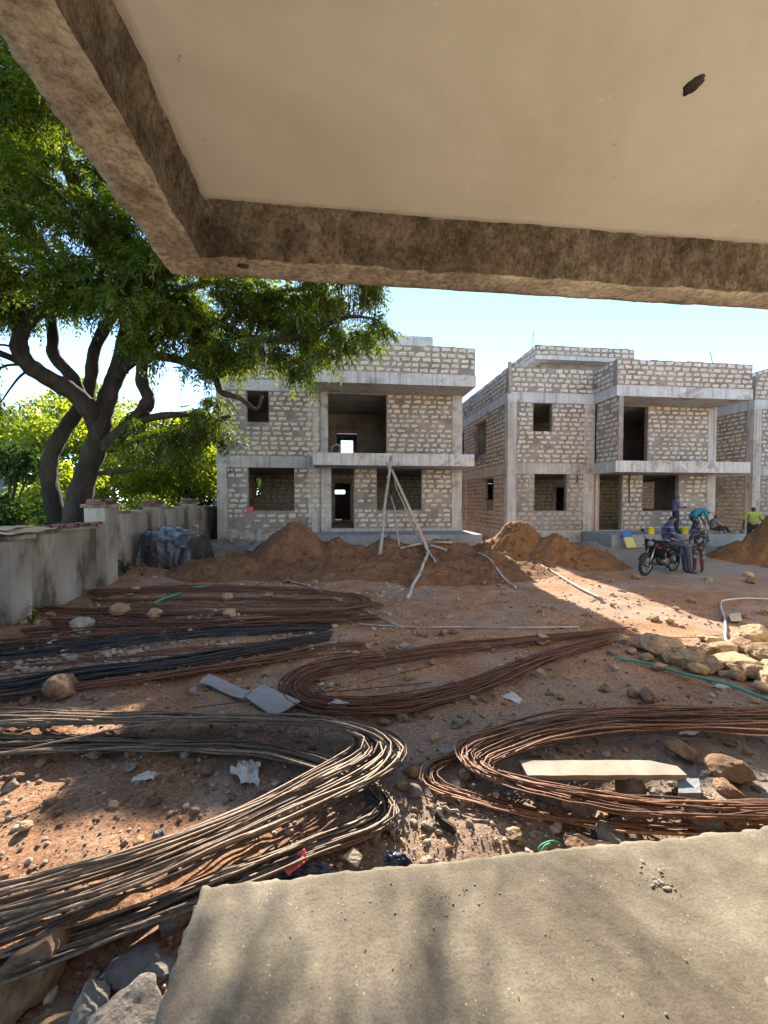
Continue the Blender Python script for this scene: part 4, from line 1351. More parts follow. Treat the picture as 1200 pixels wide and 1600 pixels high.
mound('soil_mound', 'long dark brown soil mound in front of the nearest house with poles lying on it', 'soil mound',
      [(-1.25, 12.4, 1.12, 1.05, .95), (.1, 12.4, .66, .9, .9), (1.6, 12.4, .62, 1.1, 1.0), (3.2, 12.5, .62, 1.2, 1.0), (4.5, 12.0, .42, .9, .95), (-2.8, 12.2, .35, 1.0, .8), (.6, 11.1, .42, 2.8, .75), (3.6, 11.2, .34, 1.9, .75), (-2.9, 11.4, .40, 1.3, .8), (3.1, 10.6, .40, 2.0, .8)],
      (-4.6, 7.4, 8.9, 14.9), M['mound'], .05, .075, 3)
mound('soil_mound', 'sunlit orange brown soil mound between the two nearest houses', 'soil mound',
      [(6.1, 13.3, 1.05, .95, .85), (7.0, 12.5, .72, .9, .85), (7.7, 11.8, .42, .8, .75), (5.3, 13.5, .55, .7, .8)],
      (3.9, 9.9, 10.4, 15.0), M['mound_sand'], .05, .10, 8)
mound('soil_mound', 'tall brown soil mound cut by the right edge in front of the man in yellow', 'soil mound',
      [(14.15, 11.3, 1.55, 1.0, 1.0), (13.3, 11.8, .6, .7, .8), (15.2, 12.0, .9, 1.2, .9)],
      (11.8, 18.0, 8.9, 14.6), M['mound_sand'], .07, .09, 12)
mound('gravel_heap', 'low grey gravel heap sloping from the front platform of the middle house', 'gravel heap',
      [(9.5, 14.5, .36, .7, .6), (8.9, 14.0, .22, .7, .7)], (7.6, 12.4, 11.9, 15.1), M['gravel_grey'], .06, .05, 15)
mound('rubble_bank', 'low grey rubble bank against the base of the nearest house by the tarpaulin', 'rubble bank',
      [(-3.9, 16.3, .34, 1.1, .6), (-2.6, 16.2, .3, 1.0, .6), (-4.9, 14.9, .28, .6, 1.2)], (-6.2, -1.2, 13.2, 17.2), M['gravel_grey'], .07, .07, 18)

# ================================================================ REINFORCING BARS
def resample(C, n):
    P = catmull(C, 12)
    A = np.array([tuple(p) for p in P])
    s = np.concatenate([[0], np.cumsum(np.linalg.norm(np.diff(A, axis=0), axis=1))])
    t = np.linspace(0, s[-1], n)
    return np.stack([np.interp(t, s, A[:, k]) for k in range(A.shape[1])], -1)

def bundle(label, strands, m, seed, zmap=1.0, group=None, cat='rebar bundle'):
    """strands: list of (inner px curve, outer px curve, count, (z low, z high), radius, wobble)"""
    rg = np.random.default_rng(seed)
    first = strands[0][1]
    mid = gnd(*first[len(first) // 2])
    e = empty('rebar_bundle', mid, label, cat, group)
    for (ci, co, n, (za, zb), rad, wob) in strands:
        ci = np.array(ci, float); co = np.array(co, float)
        for k in range(n):
            t = (k + rg.uniform(-.45, .45)) / max(1, n - 1)
            px = ci + (co - ci) * np.clip(t, -.05, 1.05)
            # each bar wanders across the bundle along its length
            s = np.linspace(0, 1, len(px))
            w = wob * (np.sin(s * rg.uniform(3, 9) + rg.uniform(0, 6)) + .6 * np.sin(s * rg.uniform(9, 16) + rg.uniform(0, 6)))
            px = px + (co - ci) * w[:, None]
            z0 = rg.uniform(za, zb)
            pts = [gnd(u, v, max(.012, z0 + .03 * math.sin(rg.uniform(0, 6) + q * 1.3) * (z0 > .03))) for q, (u, v) in enumerate(px)]
            L = sum((pts[i + 1] - pts[i]).length for i in range(len(pts) - 1))
            if rg.random() < .16 and len(pts) > 6:
                pts = pts[:-1] if rg.random() < .5 else pts[1:]
                if rg.random() < .5: pts = pts[:-1]
            P = resample(pts, int(min(90, max(24, L / .11))))
            P[:, :2] += .003 * rg.normal(0, 1, (len(P), 1))
            ss_ = np.linspace(0, 1, len(P)) * L
            P[:, 1] += .012 * np.sin(ss_ * rg.uniform(1.5, 4) + rg.uniform(0, 6)) + .006 * np.sin(ss_ * rg.uniform(6, 11) + rg.uniform(0, 6))
            P[:, 2] = np.maximum(P[:, 2] + .010 * np.sin(ss_ * rg.uniform(2, 5) + rg.uniform(0, 6)), gbase(P[:, 0], P[:, 1]) + .008)
            mb = MB(); mb.tube(P.tolist(), rad, 6)
            obj('bar', mb, M[m], e, smooth=True)
    ci, co, n, (za, zb) = strands[0][:4]
    for q in (len(ci) // 3,):
        zm = (za + zb) / 2
        a, b = gnd(*ci[q], zm), gnd(*co[q], zm); a.z -= zm; b.z -= zm
        d = (b - a) * .03
        lo, hi = max(.004, za - .01), zb + .010
        R = [a - d + Vector((0, 0, lo)), a - d + Vector((0, 0, hi)), (a + b) / 2 + Vector((0, 0, hi + .004)), b + d + Vector((0, 0, hi)), b + d + Vector((0, 0, lo)), (a + b) / 2 + Vector((0, 0, lo)), a - d + Vector((0, 0, lo))]
        mb = MB(); mb.tube(R, .0028, 5)
        obj('tie_wire', mb, M['dark_iron'], e, smooth=True)
    return e

A1i = [(-200, 1137), (0, 1135), (200, 1130), (400, 1128), (500, 1133), (545, 1146), (560, 1160), (545, 1178), (480, 1210), (350, 1270), (200, 1325), (0, 1375), (-200, 1415)]
A1o = [(-200, 1112), (0, 1111), (200, 1114), (400, 1116), (520, 1124), (600, 1141), (636, 1168), (632, 1190), (590, 1222), (440, 1290), (250, 1375), (0, 1470), (-200, 1540)]
A2i = [(-200, 1192), (0, 1180), (200, 1172), (380, 1178), (480, 1198), (560, 1222), (590, 1240), (592, 1258), (565, 1280), (480, 1310), (330, 1370), (180, 1430), (0, 1490), (-200, 1560)]
A2o = [(-200, 1150), (0, 1150), (200, 1152), (400, 1160), (500, 1182), (580, 1215), (618, 1255), (620, 1280), (590, 1302), (470, 1345), (340, 1405), (200, 1457), (0, 1535), (-200, 1620)]
bundle('thick tan rusty bars folded into a hairpin in the left foreground beside the veranda', [
    (A1i, A1o, 36, (.10, .25), .0074, .06), (A2i, A2o, 34, (.02, .14), .0074, .07), ], 'rust_tan', 1)
Z6 = lambda L: [(640 + x / 2.143, 1050 + y / 2.143) for x, y in L]
B1o = Z6([(1500, 122), (1200, 118), (800, 115), (500, 138), (300, 185), (195, 218), (155, 250), (165, 292), (230, 345), (400, 402), (700, 470), (1000, 495), (1200, 500), (1500, 505)])
B1i = Z6([(1500, 205), (1200, 200), (900, 195), (700, 192), (550, 215), (400, 258), (285, 305), (285, 325), (330, 342), (450, 375), (700, 412), (1000, 430), (1200, 432), (1500, 430)])
B2o = Z6([(1500, 150), (1200, 148), (800, 145), (500, 160), (280, 215), (150, 272), (60, 310), (38, 345), (60, 385), (140, 412), (300, 452), (500, 497), (800, 540), (1200, 552), (1500, 555)])
B2i = Z6([(1500, 190), (1200, 188), (800, 180), (520, 200), (300, 245), (165, 292), (98, 328), (92, 355), (105, 372), (170, 396), (350, 442), (600, 488), (900, 515), (1200, 522), (1500, 525)])
bundle('orange rusty bars folded into a hairpin in the right foreground around the plank', [
    (B1i, B1o, 40, (.05, .17), .0062, .06), (B2i, B2o, 14, (.015, .07), .0062, .06)], 'rust_orange', 2)
ZF = lambda L: [(x / 2, 880 + y / 2) for x, y in L]
Co = [(985, 980), (900, 988), (800, 997), (700, 1005), (600, 1019), (520, 1029), (462, 1046), (434, 1068), (446, 1090), (482, 1109), (560, 1116), (650, 1110), (760, 1076), (860, 1032), (960, 1003)]
Ci = [(940, 990), (890, 994), (800, 1007), (720, 1019), (640, 1032), (560, 1046), (510, 1056), (482, 1070), (484, 1080), (505, 1086), (560, 1088), (645, 1084), (740, 1058), (850, 1018), (945, 992)]
bundle('red brown thin bars bent back in a long loop in the middle of the yard', [(Ci, Co, 42, (.015, .12), .0056, .08)], 'rust_red', 3)
D1o = ZF([(-300, 275), (0, 258), (250, 238), (500, 214), (700, 200), (900, 190), (1050, 190)])
D1i = ZF([(-300, 315), (0, 302), (250, 272), (500, 242), (700, 225), (900, 212), (1020, 208)])
bundle('upper of the two bundles of black straight bars at the left', [(D1i, D1o, 26, (.02, .09), .0075, .10)], 'black_steel', 4)
D2o = ZF([(-300, 400), (0, 364), (200, 336), (400, 310), (700, 268), (900, 236), (1040, 215)])
D2i = ZF([(-300, 450), (0, 408), (200, 374), (400, 342), (700, 298), (900, 262), (1030, 240)])
bundle('lower of the two bundles of black straight bars at the left', [(D2i, D2o, 30, (.02, .10), .0075, .10)], 'black_steel', 5)
D3o = ZF([(-300, 445), (0, 412), (250, 378), (500, 345), (800, 296), (1000, 258), (1140, 246)])
D3i = ZF([(-300, 462), (0, 425), (250, 392), (500, 358), (800, 315), (1000, 278), (1150, 264)])
bundle('rusty brown straight bars lying just below the lower black bundle', [(D3i, D3o, 20, (.012, .09), .0066, .12)], 'rust_red', 6)
D4o = ZF([(-200, 335), (0, 318), (300, 290), (600, 262), (850, 246)])
D4i = ZF([(-200, 345), (0, 330), (300, 304), (600, 278), (870, 256)])
bundle('sparse rusty bars lying between the two black bundles', [(D4i, D4o, 7, (.012, .04), .006, .15)], 'rust_red', 7)
E1o = ZF([(95, 132), (400, 148), (800, 146), (1080, 140), (1168, 122), (1120, 98), (900, 76), (600, 70), (260, 84)])
E1i = ZF([(100, 152), (400, 160), (800, 158), (1050, 150), (1110, 124), (1060, 106), (900, 92), (600, 88), (290, 98)])
bundle('far rusty brown bars with a tight bend at the foot of the dark soil mound', [(E1i, E1o, 26, (.015, .13), .0075, .08)], 'rust_red', 8)
E2o = ZF([(60, 205), (300, 185), (600, 170), (900, 160), (1150, 150)])
E2i = ZF([(90, 228), (300, 208), (600, 195), (900, 185), (1080, 178)])
bundle('rusty brown bars fanned out just above the upper black bundle', [(E2i, E2o, 22, (.012, .12), .007, .14)], 'rust_red', 9)
E3o = ZF([(280, 112), (500, 108), (800, 106), (1050, 110)])
E3i = ZF([(300, 120), (500, 117), (800, 116), (1060, 120)])
bundle('narrow rusty bar bundle near the boundary wall and its weeds', [(E3i, E3o, 14, (.02, .12), .007, .1)], 'rust_red', 10)
E4o = ZF([(150, 175), (400, 168), (700, 176), (1000, 170), (1180, 160)])
E4i = ZF([(170, 200), (400, 190), (700, 196), (1000, 186), (1190, 176)])
bundle('dense rusty bar bundle lying straight in the middle of the far bars', [(E4i, E4o, 18, (.012, .10), .007, .14)], 'rust_red', 11)
E5o = ZF([(-60, 248), (200, 226), (450, 204), (700, 186), (980, 172)])
E5i = ZF([(-60, 266), (200, 240), (450, 216), (700, 198), (990, 182)])
bundle('dark rusty straight bars touching the top of the upper black bundle', [(E5i, E5o, 18, (.012, .09), .0072, .12)], 'rust_red', 12)
E6o = ZF([(300, 140), (520, 128), (800, 124), (1120, 118), (1200, 128)])
E6i = ZF([(320, 150), (520, 140), (800, 136), (1100, 132), (1190, 142)])
bundle('rusty bars lying nearest to the foot of the dark soil mound', [(E6i, E6o, 14, (.012, .09), .0072, .12)], 'rust_orange', 13)
D5o = ZF([(420, 348), (700, 316), (950, 280), (1160, 262)])
D5i = ZF([(400, 366), (700, 332), (950, 296), (1170, 280)])
bundle('loose rusty bars reaching from the lower black bundle to the middle loop', [(D5i, D5o, 12, (.012, .06), .0062, .16)], 'rust_orange', 14)
def single_bar(label, px, rad, m, z=.03, cat='bar'):
    e = [gnd(u, v, z + .006 * math.sin(i * 2.1)) for i, (u, v) in enumerate(px)]
    mb = MB(); mb.tube(resample(e, 40).tolist(), rad, 6)
    return tag(obj('loose_bar', mb, M[m], None, smooth=True), label, cat)
single_bar('single rusty bar crossing in front of the grey sheet metal', ZF([(600, 452), (760, 432), (900, 410), (1100, 396), (1350, 372)]), .005, 'rust_red', .05)
single_bar('single thin rusty bar inside the middle loop', [(520, 1078), (640, 1048), (760, 1022), (880, 1000)], .005, 'rust_red', .03)
single_bar('thin dark bar lying alone across the upper arm of the left hairpin', [(-60, 1190), (60, 1165), (180, 1140), (300, 1118)], .006, 'rust_tan', .27)
single_bar('thin rusty bar reaching right from the middle loop to the pale rocks', [(900, 998), (980, 992), (1060, 996), (1130, 992)], .005, 'rust_red', .04)

# ================================================================ POLES, PIPES, HOSES, BOARDS
def pole(name, label, P, r, m, cat, n=8, crook=.02, seed=0, sub=5, knots=True):
    rg = random.Random(seed)
    C = []
    for i, p in enumerate(P):
        C.append(Vector(p))
    Q = catmull(C, sub) if len(C) > 2 else [C[0].lerp(C[1], i / 10) for i in range(11)]
    k = len(Q)
    a = rg.uniform(0, 6)
    for i in range(1, k - 1):
        Q[i] = Q[i] + Vector((math.sin(i * .9 + a), math.cos(i * .7 + a), .5 * math.sin(i * 1.3 + a))) * crook
    r0, r1 = r if isinstance(r, tuple) else (r, r)
    R = [(r0 + (r1 - r0) * i / (k - 1)) * (1 + (.12 * math.sin(i * 2.3 + a) if knots else 0)) for i in range(k)]
    mb = MB(); mb.tube(Q, R, n)
    return tag(obj(name, mb, M[m], None, smooth=True), label, cat)

BF = YB - .05        # front face of the balcony
top = at_y(610, 716, BF)
f1 = surf_px(593, 866, -.05)
pole('wooden_pole', 'thick pale wooden pole leaning upright against the balcony edge', [f1, f1.lerp(top, .5), at_y(611, 713, BF - .03)], (.055, .045), 'pole_wood', 'pole', crook=.015, seed=1)
pole('forked_stick', 'short forked stick tied beside the top of the thick leaning pole', [at_y(605, 748, 15.35), at_y(608, 735, 15.45), at_y(603, 722, 15.55)], (.035, .03), 'pole_wood', 'stick', seed=2)
f2 = surf_px(671, 862, -.04)
a, b = at_y(612, 733, 15.5), f2
d = (b - a).normalized(); sd_ = d.cross(Vector((0, 0, 1))).normalized()
mb = MB()
mb.add([a - sd_ * .05, a + sd_ * .05, a + sd_ * .05 + Vector((0, .035, 0)), a - sd_ * .05 + Vector((0, .035, 0)), b - sd_ * .05, b + sd_ * .05, b + sd_ * .05 + Vector((0, .035, 0)), b - sd_ * .05 + Vector((0, .035, 0))],
       [(0, 1, 2, 3), (7, 6, 5, 4), (0, 4, 5, 1), (1, 5, 6, 2), (2, 6, 7, 3), (3, 7, 4, 0)])
tag(obj('timber_plank', mb, M['red_timber']), 'straight reddish sawn plank leaning from the balcony edge down to the mound', 'plank')
f3 = surf_px(660, 850, -.04)
pole('wooden_pole', 'thin crooked pole leaning just left of the reddish sawn plank', [f3, at_y(638, 806, 14.3), at_y(622, 768, 15.0), at_y(614, 742, 15.45)], (.035, .028), 'pole_wood', 'pole', crook=.03, seed=3)
f4 = surf_px(623, 853, -.04)
pole('wooden_pole', 'short crooked stick standing alone between the leaning poles', [f4, f4.lerp(at_y(612, 775, 14.6), .5) + Vector((.04, 0, 0)), at_y(611, 775, 14.6)], (.03, .026), 'pole_wood', 'stick', crook=.02, seed=4)
def lying(name, label, px, r, m, cat, seed=0, lift=.03, **kw):
    return pole(name, label, [surf_px(u, v, lift) for u, v in px], r, m, cat, seed=seed, **kw)
lying('wooden_pole', 'wooden pole lying level on the crest of the dark mound', [(626, 860), (665, 853), (705, 850), (740, 851)], .04, 'pole_wood', 'pole', 5, .05, crook=.012)
lying('wooden_pole', 'short pale pole lying aslant right of the reddish plank foot', [(672, 855), (685, 859), (698, 864)], .045, 'pole_wood', 'pole', 6, .05, crook=.01)
lying('bent_branch', 'grey bent branch running down the face of the dark mound', [(637, 938), (650, 910), (664, 880), (668, 866)], .038, 'white_pipe', 'branch', 7, .05, crook=.02)
lying('bent_branch', 'forked grey branch hooked over the mound beside the plank foot', [(655, 842), (664, 858), (672, 872), (680, 882)], .035, 'white_pipe', 'branch', 8, .06, crook=.02)
lying('bent_branch', 'twisted thin branch behind the reddish plank foot', [(634, 836), (646, 842), (656, 850)], .03, 'pole_wood', 'branch', 9, .08, crook=.02)
lying('plastic_pipe', 'pale grey pipe lying down the right flank of the dark mound', [(747, 866), (765, 878), (785, 903), (806, 921)], .028, 'white_pipe', 'pipe', 10, .04, crook=.004, knots=False)
lying('plastic_pipe', 'long thin pale pipe from the sunlit mound down to the yard', [(836, 880), (870, 900), (905, 921), (941, 940)], .03, 'pole_wood', 'pipe', 11, .04, crook=.006, knots=False)
lying('plastic_pipe', 'thin dark pipe crossing the yard above the middle loop of bars', [(560, 978), (640, 983), (720, 983), (800, 984), (905, 983)], .013, 'white_pipe', 'pipe', 12, .03, crook=.004, knots=False)
lying('plastic_pipe', 'thin pale pipe running from the far bars into the middle of the yard', [(450, 911), (480, 918), (530, 940), (580, 962), (630, 985)], .02, 'pole_wood', 'pipe', 13, .035, crook=.004, knots=False)
lying('white_conduit', 'white conduit bent beside the pale rocks at the right', [(1200, 938), (1160, 938), (1130, 941), (1126, 950), (1132, 970), (1134, 1000), (1142, 1012)], .019, 'white_pipe', 'pipe', 14, .03, crook=.003, knots=False, n=8)
lying('garden_hose', 'green hose lying across the yard at the right below the rocks', [(960, 1036), (1010, 1044), (1070, 1060), (1130, 1080), (1200, 1104), (1270, 1128)], .017, 'green_hose', 'hose', 15, .05, crook=.003, knots=False)
lying('garden_hose', 'short green hose piece lying among the far bars', [(240, 951), (256, 944), (272, 938), (282, 934)], .022, 'green_hose', 'hose', 16, .10, crook=.003, knots=False)
lying('garden_hose', 'tiny green hose end lying on the farthest rusty bars', [(303, 926), (314, 924), (326, 922)], .02, 'green_hose', 'hose', 17, .10, crook=.003, knots=False)

def flat(name, label, cat, px4, th, m, lift=.03, **kw):
    return sheet_obj(name, [gnd(u, v, lift + (px4[i][2] if len(px4[i]) > 2 else 0)) for i, (u, v, *_) in enumerate(px4)], th, M[m], label, cat, **kw)
def plank_box(name, label, pa, pb, w, th, m, lift=.06, notch=0.12, seed=1):
    a, b = gnd(*pa, lift), gnd(*pb, lift)
    d = (b - a); L = d.length; d.normalize(); s = Vector((-d.y, d.x, 0)).normalized()
    rg = random.Random(seed)
    n = 14; vs = []; fs = []
    for i in range(n + 1):
        t = i / n
        wl = w * (1 - (notch * max(0, (t - .84) / .16)) * 5 * .6)
        o = rg.uniform(-.0012, .0012)
        z = .0012 * math.sin(i * 1.7)
        for (q, zz) in ((-w * .5 + o, 0), (-w * .5 + o, th), (-w * .5 + wl + o, th), (-w * .5 + wl + o, 0)):
            vs.append(a + d * L * t + s * q + Vector((0, 0, zz + z)))
    for i in range(n):
        for k in range(4):
            fs.append((4 * i + k, 4 * i + (k + 1) % 4, 4 * i + 4 + (k + 1) % 4, 4 * i + 4 + k))
    fs += [(3, 2, 1, 0), (4 * n, 4 * n + 1, 4 * n + 2, 4 * n + 3)]
    mb = MB(); mb.add(vs, fs)
    return tag(obj(name, mb, M[m]), label, 'plank')
plank_box('timber_plank', 'worn timber plank with a broken end lying inside the right hairpin of bars', (818, 1207), (1060, 1206), .165, .035, 'timber', .09, .14, 2)
# bow-tie of two bent grey sheets beside the middle loop
gs = empty('metal_sheet', gnd(400, 1085, .02), 'bent grey metal sheet shaped like a bow tie beside the middle loop of bars', 'metal sheet')
sheet_obj('wing', [gnd(312, 1066, .05), gnd(326, 1054, .06), gnd(392, 1082, .05), gnd(378, 1094, .03)], .012, M['grey_sheet'], None, None, 8, 4, .02, 3, parent=gs)
sheet_obj('wing', [gnd(384, 1090, .06), gnd(410, 1070, .14), gnd(470, 1096, .12), gnd(428, 1122, .03)], .012, M['grey_sheet'], None, None, 8, 6, .015, 4, parent=gs)
flat('paver', 'flat blue grey paver lying right of the timber plank', 'paver', [(1060, 1250), (1058, 1226), (1092, 1227), (1095, 1250)], .05, 'paver', .03, nx=4, ny=4, amp=.004, seed=5)
flat('paper_sheet', 'bright red folded paper lying against the left foreground bars', 'paper', [(440, 1352, .03), (476, 1325, .10), (482, 1344, .09), (450, 1368, .02)], .004, 'red_paper', .04, nx=6, ny=5, amp=.012, seed=6)
flat('paper_sheet', 'darker red paper scrap under the left foreground bars', 'paper', [(420, 1342, .02), (468, 1328, .03), (455, 1340, .02), (436, 1352, 0)], .004, 'red_paper', .03, nx=6, ny=5, amp=.012, seed=7)
flat('board_scrap', 'small pale square board scrap beside the veranda edge', 'scrap', [(536, 1340, .03), (552, 1326, .05), (567, 1338, .04), (558, 1356, .02)], .012, 'card', .03, nx=4, ny=4, amp=.006, seed=8)
flat('plastic_sheet', 'crumpled dark blue plastic lying at the veranda edge beside the board scrap', 'plastic', [(598, 1360, 0), (604, 1328, .07), (636, 1335, .06), (655, 1362, 0)], .005, 'blue_plastic', .02, nx=14, ny=12, amp=.06, seed=9, freq=6)
flat('plastic_sheet', 'crumpled dark blue plastic spread under the red paper', 'plastic', [(405, 1385, 0), (440, 1362, .03), (505, 1345, .06), (540, 1370, 0)], .005, 'blue_plastic', .02, nx=18, ny=12, amp=.07, seed=10, freq=6)
flat('plastic_bag', 'torn white plastic bag inside the left hairpin of bars', 'bag', [(360, 1208), (380, 1188), (406, 1195), (404, 1228)], .006, 'white_bag', .05, nx=16, ny=14, amp=.07, seed=11, freq=5, jag=.02)
flat('plastic_bag', 'small pale plastic scrap inside the left hairpin left of the white bag', 'bag', [(205, 1218), (225, 1206), (252, 1208), (240, 1216)], .005, 'white_bag', .03, nx=10, ny=8, amp=.03, seed=12, freq=5)
flat('plastic_bag', 'white plastic scrap lying on the lower arm of the middle loop', 'bag', [(513, 1100, .02), (525, 1092, .06), (546, 1098, .05), (538, 1104, .02)], .005, 'white_bag', .08, nx=10, ny=8, amp=.03, seed=13, freq=5)
flat('paper_scrap', 'printed pale paper scrap on grey grit below the middle loop', 'paper', [(783, 1088), (800, 1080), (816, 1092), (812, 1100)], .004, 'white_bag', .03, nx=8, ny=6, amp=.02, seed=14)
flat('paper_scrap', 'bluish plastic scrap lying behind the timber plank', 'plastic', [(940, 1176), (952, 1168), (956, 1182), (946, 1184)], .004, 'grey_sheet', .04, nx=8, ny=6, amp=.03, seed=15)
flat('paper_scrap', 'pale bag scrap lying behind the upper arm of the right hairpin', 'plastic', [(1060, 1145), (1075, 1140), (1095, 1143), (1085, 1148)], .004, 'white_bag', .04, nx=8, ny=6, amp=.02, seed=16)
flat('paper_scrap', 'pale flat scrap lying beside the white conduit', 'scrap', [(1139, 960), (1156, 958), (1160, 970), (1142, 971)], .01, 'card', .03, nx=5, ny=5, amp=.01, seed=17)
flat('paper_scrap', 'light scrap of plastic beside the green hose', 'plastic', [(1112, 1072), (1125, 1066), (1142, 1072), (1132, 1077)], .005, 'white_bag', .04, nx=8, ny=6, amp=.03, seed=18)
flat('paper_scrap', 'bluish sheet scrap lying above the middle loop of bars', 'plastic', [(620, 1009), (632, 1004), (642, 1007), (634, 1012)], .005, 'grey_sheet', .04, nx=8, ny=6, amp=.02, seed=19)
mb = MB()
M['twine'] = simple('twine', (.06, .27, .13), (.10, .36, .19), 20, .7, .2, 60, .002)
gpt = [gnd(u, v, z) for u, v, z in [(846, 1338, .03), (842, 1325, .06), (852, 1317, .08), (866, 1314, .06), (878, 1320, .03)]]
mb.tube(resample(gpt, 24).tolist(), .005, 6)
mb.tube(resample([gnd(846, 1330, .03), gnd(852, 1322, .05), gnd(860, 1318, .06)], 12).tolist(), .007, 6)
tag(obj('rope_scrap', mb, M['twine'], smooth=True), 'bright green scrap of twine at the veranda edge', 'twine')
def timber_bit(label, pa, pb, w, m='timber', lift=.04):
    a, b = gnd(*pa, lift), gnd(*pb, lift)
    mb = MB(); d = (b - a)
    P = [a + d * t + Vector((0, 0, .01 * math.sin(t * 9))) for t in (0, .2, .45, .7, .9, 1)]
    mb.tube(P, [w * k for k in (.5, .9, 1, .95, .8, .45)], 5)
    return tag(obj('timber_offcut', mb, M[m]), label, 'offcut')
timber_bit('dark broken timber offcut left of the right hairpin bend', (676, 1268), (712, 1302), .028, 'bark')
timber_bit('thin pale stick next to the dark timber offcut', (690, 1262), (718, 1270), .014)
timber_bit('brown splinter of wood below the right foreground bars', (890, 1307), (962, 1326), .022, 'red_timber')
timber_bit('small pale stick under the timber plank', (925, 1222), (965, 1216), .014)

# ================================================================ ROCKS
def rock_mat(name, a, b_, c_):
    m, nt, b, out = new_mat(name)
    v = coords(nt, 'World')
    oi = N(nt, 'ShaderNodeObjectInfo')
    c = ramp(nt, noise(nt, v, 9, 8, .7), [(.3, a), (.5, b_), (.72, c_)])
    c = mixc(nt, c, ramp(nt, oi.outputs['Random'], [(0, (.62, .6, .58)), (1, (1.15, 1.1, 1.02))]), 1.0, 'MULTIPLY')
    nt.links.new(c, b.inputs['Base Color'])
    b.inputs['Roughness'].default_value = .95
    b.inputs['Specular IOR Level'].default_value = .15
    bump(nt, b, noise(nt, v, 28, 8, .8), .9, .025)
    return m
M['limestone'] = rock_mat('limestone', (.22, .14, .08), (.40, .29, .18), (.52, .42, .29))
M['grey_stone'] = rock_mat('grey_stone', (.15, .135, .12), (.27, .245, .215), (.38, .35, .31))
M['brown_stone'] = rock_mat('brown_stone', (.16, .09, .05), (.28, .18, .11), (.40, .28, .18))
ROCKS = {mm: [rock_mesh('rock', 10 * i + k, 3, .38, M[mm], .78) for k in range(7)] for i, mm in enumerate(('limestone', 'grey_stone', 'brown_stone'))}
rr = random.Random(77)
def rock(u, v, wpx, mm, label, group=None, flat=1.0, sink=.28, cat='rock', name='rock'):
    p = gnd(u, v)
    d = (p - EYE).dot(FWD)
    s = wpx / FPX * d * .5 * 1.22
    me = rr.choice(ROCKS[mm])
    z = surf(p.x, p.y)
    Mx = Matrix.Translation((p.x, p.y, z + s * (.78 - sink) * flat)) @ Matrix.Rotation(rr.uniform(0, 6.28), 4, 'Z') @ Matrix.Rotation(rr.uniform(-.3, .3), 4, 'X') @ Matrix.Diagonal((s * rr.uniform(.9, 1.1), s * rr.uniform(.75, 1.0), s * rr.uniform(.75, 1.0) * flat, 1))
    o = link(name, me, None, Mx)
    return tag(o, label, cat, group)
GR = 'pale limestone rocks heaped at the right edge'
LRK = 'pale yellow limestone rock in the sunlit heap at the right edge of the yard'
rock(1030, 1022, 46, 'limestone', 'large rounded yellow rock at the left end of the sunlit rock heap', GR)
rock(1150, 1052, 62, 'limestone', 'broad pale slab like rock in the middle of the sunlit rock heap', GR, .7)
rock(1190, 1012, 44, 'limestone', 'high pale rock at the back right of the sunlit heap', GR)
for u, v, w in [(1000, 1012, 24), (1062, 1030, 30), (1085, 1042, 34), (1078, 1016, 20), (1102, 1020, 24), (1120, 1008, 22), (1110, 1048, 34), (1060, 1038, 26), (1045, 1034, 20), (1135, 1026, 36), (1165, 1024, 38), (1195, 1038, 44), (1178, 1062, 34), (1150, 1060, 26), (1196, 1070, 36), (1092, 1052, 22), (1132, 1058, 18), (1075, 1044, 18), (1160, 1000, 22), (1205, 1060, 40), (1220, 1030, 50), (1030, 1046, 18), (1012, 1030, 16), (1100, 1002, 14), (1190, 1082, 22), (975, 1004, 18), (985, 1020, 14)]:
    rock(u, v + 3, w, 'limestone', LRK, GR)
